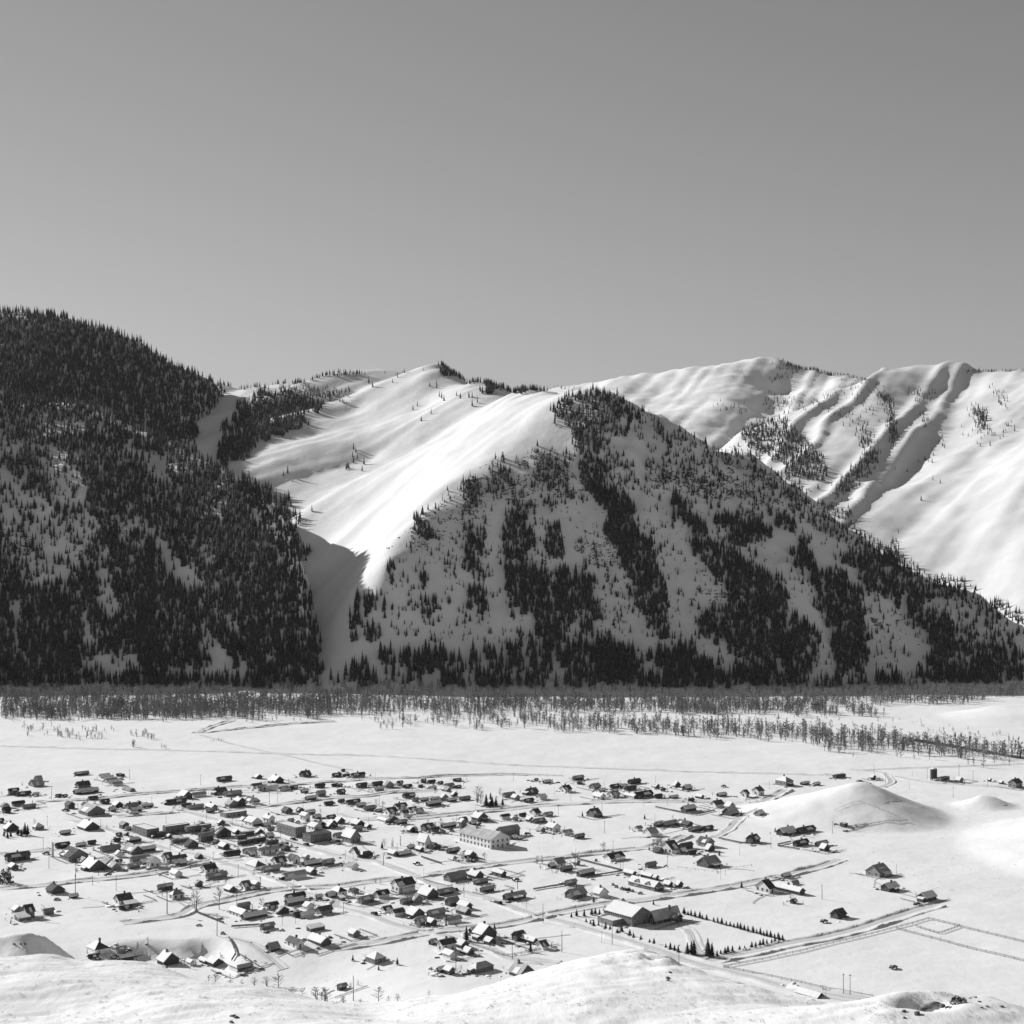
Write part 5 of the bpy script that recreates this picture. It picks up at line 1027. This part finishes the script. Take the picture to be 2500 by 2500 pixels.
for x, y, h in ((735,1000,120),(722,1002,95),(820,990,135)):
    town_tree('poplar', TP, 'T3', x, y, h, .8, None, 'slender upright poplar', 'poplars by the grey church')
for t, x, y, h in [('T3',1780,552,150),('T3',1830,505,120),('T3',1890,545,105),('T4',10,545,110),('T4',48,542,100),('T4',125,535,90),('T4',1020,662,60),('T4',1770,1038,50),('T4',1720,690,60),('B3',1540,935,165),('B3',1835,885,140),('T3',610,1022,85),('B3',350,1142,70),('B3',815,1182,80),('B3',620,1238,55),('T5',885,1332,75),('T5',880,595,55),('T5',1230,765,55),('T1',200,872,110),('T1',240,885,95),('T1',280,872,150),('T1',310,872,125),('T1',120,890,85),('T1',45,882,75),('T1',85,905,85),('B1',112,580,40),('B5',1057,582,100),('B5',1090,580,110),('B5',1108,582,120),('B5',1218,602,155),('B5',1250,598,115),('B4',1070,525,60),('B4',410,1052,110),('B5',320,168,45),('T5',655,1005,60),('B5',790,190,40)]:
    town_tree('spruce', random.choice(TC), t, x, y, h, 1.6, None, ('tall' if h > 95 else 'small' if h < 60 else 'middling')+' dark spruce', 'spruces in the town')
hedge = [(150,292),(183,283),(215,315),(240,322),(265,332),(300,347),(325,354),(360,357),(415,380),(450,390),(477,397),(508,410),(538,413),(602,437),(632,447),(697,467),(758,487),(790,500),(823,510),(857,520),(888,528),(920,540),(953,550),(988,564),(245,281),(275,274),(303,271),(333,266),(365,262)]
hedge += [(1030+(1805-1030)*k/26, 262+(470-262)*(k/26)**1.0) for k in range(27)]
hedge += [(1285,590),(1317,580),(1348,572),(1380,566),(1410,561),(1440,553),(1472,548),(1503,543),(1565,527),(1597,521),(1627,511),(1657,506),(1685,498),(1715,491),(1745,486),(1775,473)]
for x, y in hedge:
    if random.random() < .05: continue
    town_tree('hedge_spruce', random.choice(TC), 'B5', x+random.uniform(-6, 6), y+random.uniform(-3, 3), random.uniform(38, 62), random.uniform(1.7, 2.3), 'small young spruce in the hedge around the hedged building grounds', None, 'hedge spruces around the hedged building')

# round shrubs
def shrub_mesh(seed, dense_=260):
    r = random.Random(seed); V = []; Fc = []
    for k in range(dense_):
        a = r.uniform(0, 6.28); e = math.asin(r.uniform(0, 1)); q = r.uniform(.55, 1.0); d = Vector((math.cos(a)*math.cos(e), math.sin(a)*math.cos(e), math.sin(e))); p = d*q
        t = Vector((r.uniform(-1, 1), r.uniform(-1, 1), r.uniform(-1, 1))).normalized()*.16; u = d.cross(t).normalized()*.1; b0 = len(V)
        V += [tuple(p-t), tuple(p+t), tuple(p+u+d*.12)]; Fc.append((b0, b0+1, b0+2))
    return np.array(V), np.array(Fc)
SHR = [single_mesh('shrub', shrub_mesh(s), [MAT['spruce']]) for s in range(3)]
def shrub(t, x, y, rpx, hpx, label=None, desc='dark round shrub', group='shrubs', bvh=None, name='shrub'):
    px, py = px_of(t, x, y)
    if bvh:
        h = cast(px, py, bvh)
        if h is None: return
        X, Y, z = h
    else: X, Y, z = on_ground(px, py)
    s = TILES[t][2]*Y/F; o = obj(name, random.choice(SHR), None, None, (X, Y, z-.1)); o.scale = (rpx*s, rpx*s, hpx*s); o.rotation_euler = (0, 0, random.uniform(0, 6))
    if label: tag(o, label, 'shrub', group)
    else: later(o, desc, 'shrub', group, X, Y)
for x, y, r_ in ((1275,352,20),(1310,375,22),(1370,398,24),(1400,403,22),(1440,410,26),(1480,418,20),(1380,512,20)): shrub('B4', x, y, r_, r_*1.5)
shrub('T1', 65, 1408, 85, 165, 'big dense dark bush at the left edge of town'); shrub('T3', 1650, 1160, 48, 90, 'big bushy shrub in front of the long white building'); shrub('T3', 985, 840, 35, 70); shrub('T3', 1395, 830, 28, 40); shrub('T3', 1430, 1150, 25, 50)
shrub('B3', 330, 420, 30, 50); shrub('B3', 380, 425, 30, 55); shrub('B2', 370, 605, 35, 25); shrub('B2', 620, 690, 28, 30); shrub('T5', 1000, 905, 30, 10); shrub('B1', 600, 335, 40, 30); shrub('T4', 1175, 1165, 18, 35); shrub('B4', 1560, 440, 30, 28)

# ------------------------------------------------------------------ utility poles
b = MB(); b.tube((0, 0, -.08), (0, 0, 1), .017, .011, 6); POLE = b.mesh('pole'); POLE.materials.append(MAT['pole'])
b = MB(); b.box(-.09, -.008, .93, .09, .008, .95)
ARM = b.mesh('crossarm'); ARM.materials.append(MAT['pole'])
b = MB()
for q in (-.08, -.045, .045, .08): b.tube((q, 0, .95), (q, 0, .968), .006, .004, 5)
INS = b.mesh('insulators'); INS.materials.append(MAT['trim'])
POLES = [('T1',1455,245,115),('T1',580,465,150),('T1',1705,540,100),('T1',485,1030,140),('T1',550,1245,170),('T1',850,1360,190),('T1',1105,1325,170),('T1',1038,1425,90),('T1',1305,1450,130),('T1',530,760,110),('T1',1130,800,110),('T1',1930,900,120),
 ('T2',415,310,120),('T2',1185,530,140),('T2',1275,500,110),('T2',1565,570,85),('T2',775,770,110),('T2',480,700,110),('T2',1308,920,150),('T2',70,1050,140),('T2',555,1190,130),('T2',835,1340,145),('T2',1085,1470,130),('T2',100,610,90),('T2',25,740,120),('T3',108,650,85),('T3',580,540,130),('T3',460,740,70),('T3',625,1220,150),('T3',1080,1350,105),('T3',285,1190,125),('T3',200,1150,110),('T3',785,1050,95),('T3',535,240,80),('T3',1525,320,90),('T3',1660,620,70),
 ('T4',705,425,95),('T4',890,490,100),('T4',750,660,115),('T4',1240,610,120),('T4',1270,850,140),('T4',1365,1060,125),('T4',245,265,100),('T4',690,910,100),('T4',1450,1290,135),('T4',1480,1260,100),('T4',1835,720,85),('T4',290,1472,125),('T4',1710,545,80),('T4',1265,320,60),('T4',1843,290,90),('T5',122,490,90),('T5',655,590,80),('T5',540,560,70),('T5',1170,320,75),('T5',125,1130,125),('T5',670,1245,105),('T5',718,1210,70),('T5',865,1000,95),('T5',1185,930,115),('T5',1817,780,130),('T5',695,335,75),('T5',1585,245,50),('T5',1708,1450,150),
 ('T6',395,165,95),('T6',510,260,110),('T6',755,325,90),('T6',1205,410,110),('T6',1265,210,140),('T6',940,210,100),('T6',1410,240,110),('T6',785,190,65),('T6',1560,290,95),('T6',625,1180,95),('B1',790,300,280),('B1',1217,240,140),('B1',1750,490,240),('B1',970,180,100),('B2',35,490,250),('B2',558,710,240),('B2',765,370,160),('B2',1010,200,115),('B2',1243,600,110),('B2',1885,490,135),('B2',1380,580,70),('B3',252,650,125),('B3',355,1560,265),('B3',1430,1260,220),('B3',1515,475,145),('B3',672,150,115),('B3',920,550,95),
 ('B4',540,740,195),('B4',738,1050,225),('B4',1265,970,210),('B4',1155,950,115),('B4',365,600,85),('B4',218,1130,190),('B4',275,400,135),('B4',1845,170,130),('B4',1355,190,95),('B5',990,665,165),('B5',630,470,70),('B6',513,890,160),('B6',565,900,165),('B6',375,920,75),('B6',345,150,95)]
for t, x, y, tp in POLES:
    X, Y, z = on_ground(*px_of(t, x, y)); h = min(12, max(5, tp*TILES[t][2]*Y/F)); r = empty('utility_pole', (X, Y, z), GRID+(R(50) if tp > 180 else 0)); r.scale = (h, h, h)
    obj('pole', POLE, None, r)
    if tp > 95: obj('crossarm', ARM, None, r); obj('insulators', INS, None, r)
    later(r, ('tall' if h > 9.5 else 'short' if h < 6 else 'middling')+' wooden utility pole'+(' with crossarm' if tp > 95 else ''), 'utility pole', 'utility poles', X, Y)

# ------------------------------------------------------------------ fences
b = MB(); b.tube((0, 0, -.4), (0, 0, 1.25), .09, .08, 5); POST = b.mesh('post'); POST.materials.append(MAT['fence'])
def fence(label, pts, step=3.2, rails=(.45, .8, 1.1), hgt=1.0, solid=False):
    P = np.array([on_ground(*px_of(t, x, y))[:2] for t, x, y in pts]); seg = np.r_[0, np.cumsum(np.hypot(*np.diff(P, axis=0).T))]
    n = max(2, int(seg[-1]/step)); s = np.linspace(0, seg[-1], n+1); X = np.interp(s, seg, P[:, 0]); Y = np.interp(s, seg, P[:, 1]); Z = ground(X, Y)
    r = empty('fence', (X[0], Y[0], Z[0]))
    for x, y, z in zip(X, Y, Z):
        o = obj('post', POST, None, r, (x-X[0], y-Y[0], z-Z[0])); o.scale = (1, 1, hgt)
    for rz in rails:
        b = MB()
        for k in range(n): b.tube((X[k]-X[0], Y[k]-Y[0], Z[k]-Z[0]+rz*hgt), (X[k+1]-X[0], Y[k+1]-Y[0], Z[k+1]-Z[0]+rz*hgt), .07 if not solid else .17, .07 if not solid else .17, 4)
        obj('rail', b.mesh('rail'), MAT['fence'], r)
    tag(r, label, 'fence', 'fences')
fence('long pole fence beside the road right of the hedged building', [('B5',1340,685),('B5',1932,565),('B6',910,380),('B6',1180,305)], 4.5)
fence('square corral fence in the field at right', [('B6',1180,305),('B6',1430,362),('B6',1270,422),('B6',1085,366)], 3)
fence('pole fence across the big field at right', [('B6',935,383),('B6',1932,637)], 5)
fence('far pole fence running to the right edge', [('B6',1435,367),('B6',1932,487)], 5)
fence('roadside pole fence in the lower right', [('B5',1350,690),('B5',1932,805),('B6',400,860),('B6',740,918)], 4.5)
fence('board fence behind the white house with woodshed', [('T4',960,1145),('T4',1480,1280),('T4',1090,1342)], 4, solid=True)
fence('long fence around the far house plot', [('T5',0,512),('T5',400,592),('T5',610,547)], 4, solid=True)
fence('fence in front of the chimneyed house at right', [('T5',650,832),('T5',880,882),('T5',1100,897)], 4, solid=True)
fence('short fence right of the chimneyed house', [('T5',1390,870),('T5',1230,905),('T5',1480,947)], 4, solid=True)
fence('fence dropping from the tall street tree', [('B2',340,467),('B2',630,582)], 3.5, solid=True)
fence('brushy fence left of the small grey house', [('B2',710,622),('B2',1020,602)], 3.5, solid=True)
fence('fence line in front of the spruce-flanked house', [('B3',1370,902),('B3',1932,1092),('B4',150,1102),('B4',520,1037)], 3.5)
fence('low fence around the corner log house', [('B3',960,762),('B3',1060,797),('B3',1180,787)], 3)
fence('fence between the grey barn and the woodshed', [('B4',440,402),('B4',780,347)], 3.5, solid=True)
fence('fence on the open lot left of the long white building', [('T3',1050,1122),('T3',1280,1197)], 3.5, solid=True)
fence('far pasture fence beyond the last houses', [('T3',1050,222),('T3',1932,185),('T4',800,212)], 6)
fence('wire fence on the slope of the knoll', [('T6',0,545),('T6',230,455),('T6',640,610)], 6, (.8,))
fence('dark fence running right from the flat shed', [('T6',140,712),('T6',340,690),('T6',740,652)], 5)
fence('fence below the white house with long wing', [('T5',230,1130),('T5',560,1172),('T5',985,1112)], 5, (.8,))
fence('snowy fence line by the bluff track', [('B2',680,735),('B2',760,900),('B2',710,975)], 4, solid=True)

# ------------------------------------------------------------------ cars
def car_mesh():
    b = MB()
    prof = [(-2.2, .45), (-2.25, .95), (-1.6, 1.05), (-1.25, 1.62), (.35, 1.65), (.75, 1.12), (2.0, 1.0), (2.2, .5)]
    n = len(prof); vs = [(x, -.8, z) for x, z in prof]+[(x, .8, z) for x, z in prof]
    b.add(vs, [tuple(range(n)), tuple(range(2*n-1, n-1, -1))]+[(k, (k+1) % n, n+(k+1) % n, n+k)[::-1] for k in range(n)])
    return b.mesh('body')
CARB = car_mesh(); CARB.materials.append(MAT['metal'])
b = MB(); b.tube((0, -.1, 0), (0, .1, 0), .36, .36, 10); WHL = b.mesh('wheel'); WHL.materials.append(MAT['rubber'])
b = MB(); b.box(-1.1, -.83, 1.12, .35, .83, 1.52); GLS = b.mesh('windows'); GLS.materials.append(MAT['pane'])
b = MB(); b.box(-1.2, -.6, 1.66, .3, .6, 1.78); CSN = b.mesh('roof_snow'); CSN.materials.append(MAT['roof_snow'])
for t, x, y, rz in [('T4',405,868,0),('B4',68,548,90),('T2',1450,925,90),('T1',515,1085,0),('T1',1212,1328,0),('T1',1730,902,0),('B3',1420,408,90),('B3',1880,548,90),('T1',730,598,0),('B3',575,660,90),('B6',905,693,0),('T2',1600,985,90),('B6',360,330,0),('T5',700,300,0),('B6',1090,195,0),('T3',1000,1200,0),('B4',255,305,0)]:
    X, Y, z = on_ground(*px_of(t, x, y)); r = empty('parked_car', (X, Y, z+.15), GRID+R(rz)); obj('body', CARB, None, r); obj('windows', GLS, None, r); obj('roof_snow', CSN, None, r)
    for wx in (-1.4, 1.35):
        for wy in (-.78, .78): obj('wheel', WHL, None, r, (wx, wy, .36))
    later(r, 'dark parked car', 'car', 'parked cars', X, Y)

# ------------------------------------------------------------------ foreground details
RKM = [single_mesh('boulder', a, [MAT['rock']]) for a in ROCK]
def boulder(t, x, y, r_, label, sz=.8):
    px, py = px_of(t, x, y); h = cast(px, py, fBVH)
    if h is None: return
    s = 1.7*r_*TILES[t][2]*h.y/F; o = obj('boulder', random.choice(RKM), None, None, (h.x, h.y, h.z)); o.scale = (s, s*.9, s*sz); o.rotation_euler = (random.uniform(-.3, .3), .2, random.uniform(0, 6)); tag(o, label, 'boulder', 'foreground boulders')
for x, y, r_ in ((985,1030,16),(990,1080,12),(1090,1050,22),(1130,1020,24),(1170,990,26),(1210,975,28),(1250,968,24),(1285,985,18),(1330,995,12),(1360,998,14)): boulder('B6', x, y, r_, 'dark rock in the ledge at the lower right corner')
for x, y, r_ in ((1600,1000,10),(1640,990,12),(1760,990,14),(1550,920,10),(1580,955,12),(1510,925,9)): boulder('B6', x, y, r_, 'small dark rock on the snowy crest at far lower right')
for x, y, r_ in ((1870,1265,14),(1845,1325,18),(1850,1345,14)): boulder('B4', x, y, r_, 'small rock on the foreground crest before the hedged building')
for x, y, r_ in ((725,1550,22),(755,1570,26),(700,1610,20),(715,1625,16)): boulder('B2', x, y, r_, 'dark rock near the bottom edge left of centre')
shrub('B6', 1400, 965, 52, 62, 'large dark bush on the foreground crest at lower right', group=None, bvh=fBVH, name='sage_bush'); shrub('B6', 1455, 955, 30, 40, 'smaller dark bush beside the large crest bush', group=None, bvh=fBVH, name='sage_bush')
for x, y in ((150,800),(220,800),(262,800)): shrub('B1', x, y, 16, 22, 'small dark bush in the hollow of the left mound', group='mound bushes', bvh=mBVH, name='sage_bush')
SG_ = []
for k in range(2600):
    px = rng.uniform(0, 2500); py = rng.uniform(2330, 2500); d = fbm(np.array([px/120]), np.array([py/40]), 55, 3)[0]
    if d < .02 and rng.random() > .12: continue
    h = cast(px, py, fBVH)
    if h is None or h.y > 620: continue
    SG_.append((h.x, h.y, h.z, rng.uniform(.12, .5), rng.uniform(0, 6), rng.integers(0, 2), rng.uniform(1, 1.6)))
sb = [shrub_mesh(90, 26), shrub_mesh(91, 30)]
so = obj('sagebrush', scatter_mesh('sagebrush', sb, SG_, MAT['fence'])); tag(so, 'sparse sagebrush tips showing through the foreground snow', 'sagebrush', kind='stuff')
# brush tips on the knoll and slope at right
SG2 = []
for k in range(260):
    px, py = rng.uniform(2050, 2500), rng.uniform(1900, 2180); X, Y, z = on_ground(px, py); SG2.append((X, Y, z, rng.uniform(.2, .55), rng.uniform(0, 6), rng.integers(0, 2), 1.3))
for k in range(500):
    px, py = rng.uniform(0, 2300), rng.uniform(1960, 2400); X, Y, z = on_ground(px, py); SG2.append((X, Y, z, rng.uniform(.15, .4), rng.uniform(0, 6), rng.integers(0, 2), 1.3))
so = obj('field_brush', scatter_mesh('field_brush', sb, SG2, MAT['fence'])); tag(so, 'scattered dry weeds and brush poking through the town snow', 'brush', kind='stuff')
for px, py in ((2108,1912),(2100,1909),(2117,1915)):
    X, Y, z = on_ground(px, py); o = obj('boulder', random.choice(RKM), None, None, (X, Y, z)); o.scale = (3.2, 2.6, 2.2); tag(o, 'dark rock on the very top of the conical knoll', 'boulder', 'knoll top rocks')

# ------------------------------------------------------------------ woodpiles, heaps and bushes around the houses, too small to tell apart
CL1 = []; CL2 = []; CLS = []
for X, Y, r_, lx, ly, h in HOUSES:
    for k in range(rng.integers(3, 9)):
        a = rng.uniform(0, 6.28); d = max(lx, ly)*.5+rng.uniform(.8, 6); x, y = X+math.cos(a)*d, Y+math.sin(a)*d; z = float(ground(x, y))
        q = rng.random()
        if q < .4:
            sz = rng.uniform(.5, 1.1); CL1.append((x, y, z, sz, rng.uniform(0, 6), rng.integers(0, 4), rng.uniform(.9, 1.9))); CLS.append((x, y, z+sz*.5, sz*.55, rng.uniform(0, 6), rng.integers(0, 4), rng.uniform(1.4, 2.4)))
        elif q < .65: CLS.append((x, y, z, rng.uniform(.4, .9), rng.uniform(0, 6), rng.integers(0, 4), rng.uniform(1.2, 3)))
        else: CL2.append((x, y, z, rng.uniform(1.2, 3.6), rng.uniform(0, 6), float(rng.integers(0, 5)), rng.uniform(1.0, 1.7)))
# trodden footpaths from the doors
pv = []; pf = []
for X, Y, r_, lx, ly, h in HOUSES:
    if h < 2.2: continue
    for rep_ in range(rng.integers(1, 4)):
        u, v = rng.uniform(-.4, .4)*lx, -ly/2; ang = rng.choice([-1.57, 3.14, 0, -2.3, 1.57])+rng.normal(0, .25); L = rng.uniform(6, 26); n = 8; w = rng.uniform(.35, .8); b0 = len(pv)
        for k in range(n+1):
            ang += rng.normal(0, .12); x, y = X+CG*u-SG*v, Y+SG*u+CG*v
            for sg in (-1, 1):
                xx, yy = x+sg*w*math.sin(ang+GRID), y-sg*w*math.cos(ang+GRID); pv.append((xx, yy, float(ground(xx, yy))+.1))
            u += math.cos(ang)*L/n; v += math.sin(ang)*L/n
        pf += [(b0+2*k, b0+2*k+2, b0+2*k+3, b0+2*k+1) for k in range(n)]
tag(obj('footpaths', mesh_np('footpaths', pv, pf), MAT['snow_path']), 'trodden footpaths in the snow between the houses', 'footpaths', kind='stuff')
# low yard fences along the lot lines, half buried
YF = MB()
for X, Y, r_, lx, ly, h in HOUSES:
    if rng.random() < .5 or h < 1.8: continue
    e = rng.uniform(2.5, 7); x0, x1, y0, y1 = -lx/2-e, lx/2+rng.uniform(2, 12), -ly/2-e, ly/2+rng.uniform(2, 10)
    runs = [((x0, y0), (x1, y0)), ((x0, y0), (x0, y1)), ((x1, y0), (x1, y1))]
    for (a0, b0), (a1, b1) in runs[:rng.integers(1, 4)]:
        n = max(2, int(math.hypot(a1-a0, b1-b0)/2.5)); pts = []
        for k in range(n+1):
            u, v = a0+(a1-a0)*k/n, b0+(b1-b0)*k/n; x, y = X+CG*u-SG*v, Y+SG*u+CG*v; pts.append((x, y, float(ground(x, y))))
        for p, q in zip(pts[:-1], pts[1:]):
            YF.tube((p[0], p[1], p[2]-.2), (p[0], p[1], p[2]+.75), .07, .07, 4)
            for zz in (.3, .6): YF.tube((p[0], p[1], p[2]+zz), (q[0], q[1], q[2]+zz), .09, .09, 4)
tag(obj('yard_fences', YF.mesh('yard_fences'), MAT['fence']), 'half buried low yard fences between the houses', 'fences', kind='stuff')
tag(obj('yard_clutter', scatter_mesh('yard_clutter', ROCK, CL1, MAT['fence'])), 'woodpiles and dark odds and ends around the houses', 'clutter', kind='stuff')
tag(obj('snow_heaps', scatter_mesh('snow_heaps', ROCK, CLS, MAT['snow_bank'])), 'shovelled snow heaps around the houses', 'snow', kind='stuff')
tag(obj('yard_bushes', scatter_mesh('yard_bushes', [join(*bare_np(s+60, .45, 55, False, .008, .009)) for s in range(5)], CL2, MAT['twig'])), 'small leafless bushes in the yards', 'bushes', kind='stuff')
assign_labels()

# ------------------------------------------------------------------ thin winter haze
hz = MB(); hz.box(-31000, -10000, -12, 31000, 31000, 900)
hm = bpy.data.materials.new('haze'); hm.use_nodes = True; nt = hm.node_tree
for nd in list(nt.nodes):
    if nd.type == 'BSDF_PRINCIPLED': nt.nodes.remove(nd)
pvn = nt.nodes.new('ShaderNodeVolumePrincipled'); pvn.inputs['Color'].default_value = g3(.9); pvn.inputs['Density'].default_value = 1.1e-5
nt.links.new(pvn.outputs[0], nt.nodes['Material Output'].inputs['Volume'])
tag(obj('haze', hz.mesh('haze'), hm), 'thin winter haze over the valley', 'haze', kind='stuff')
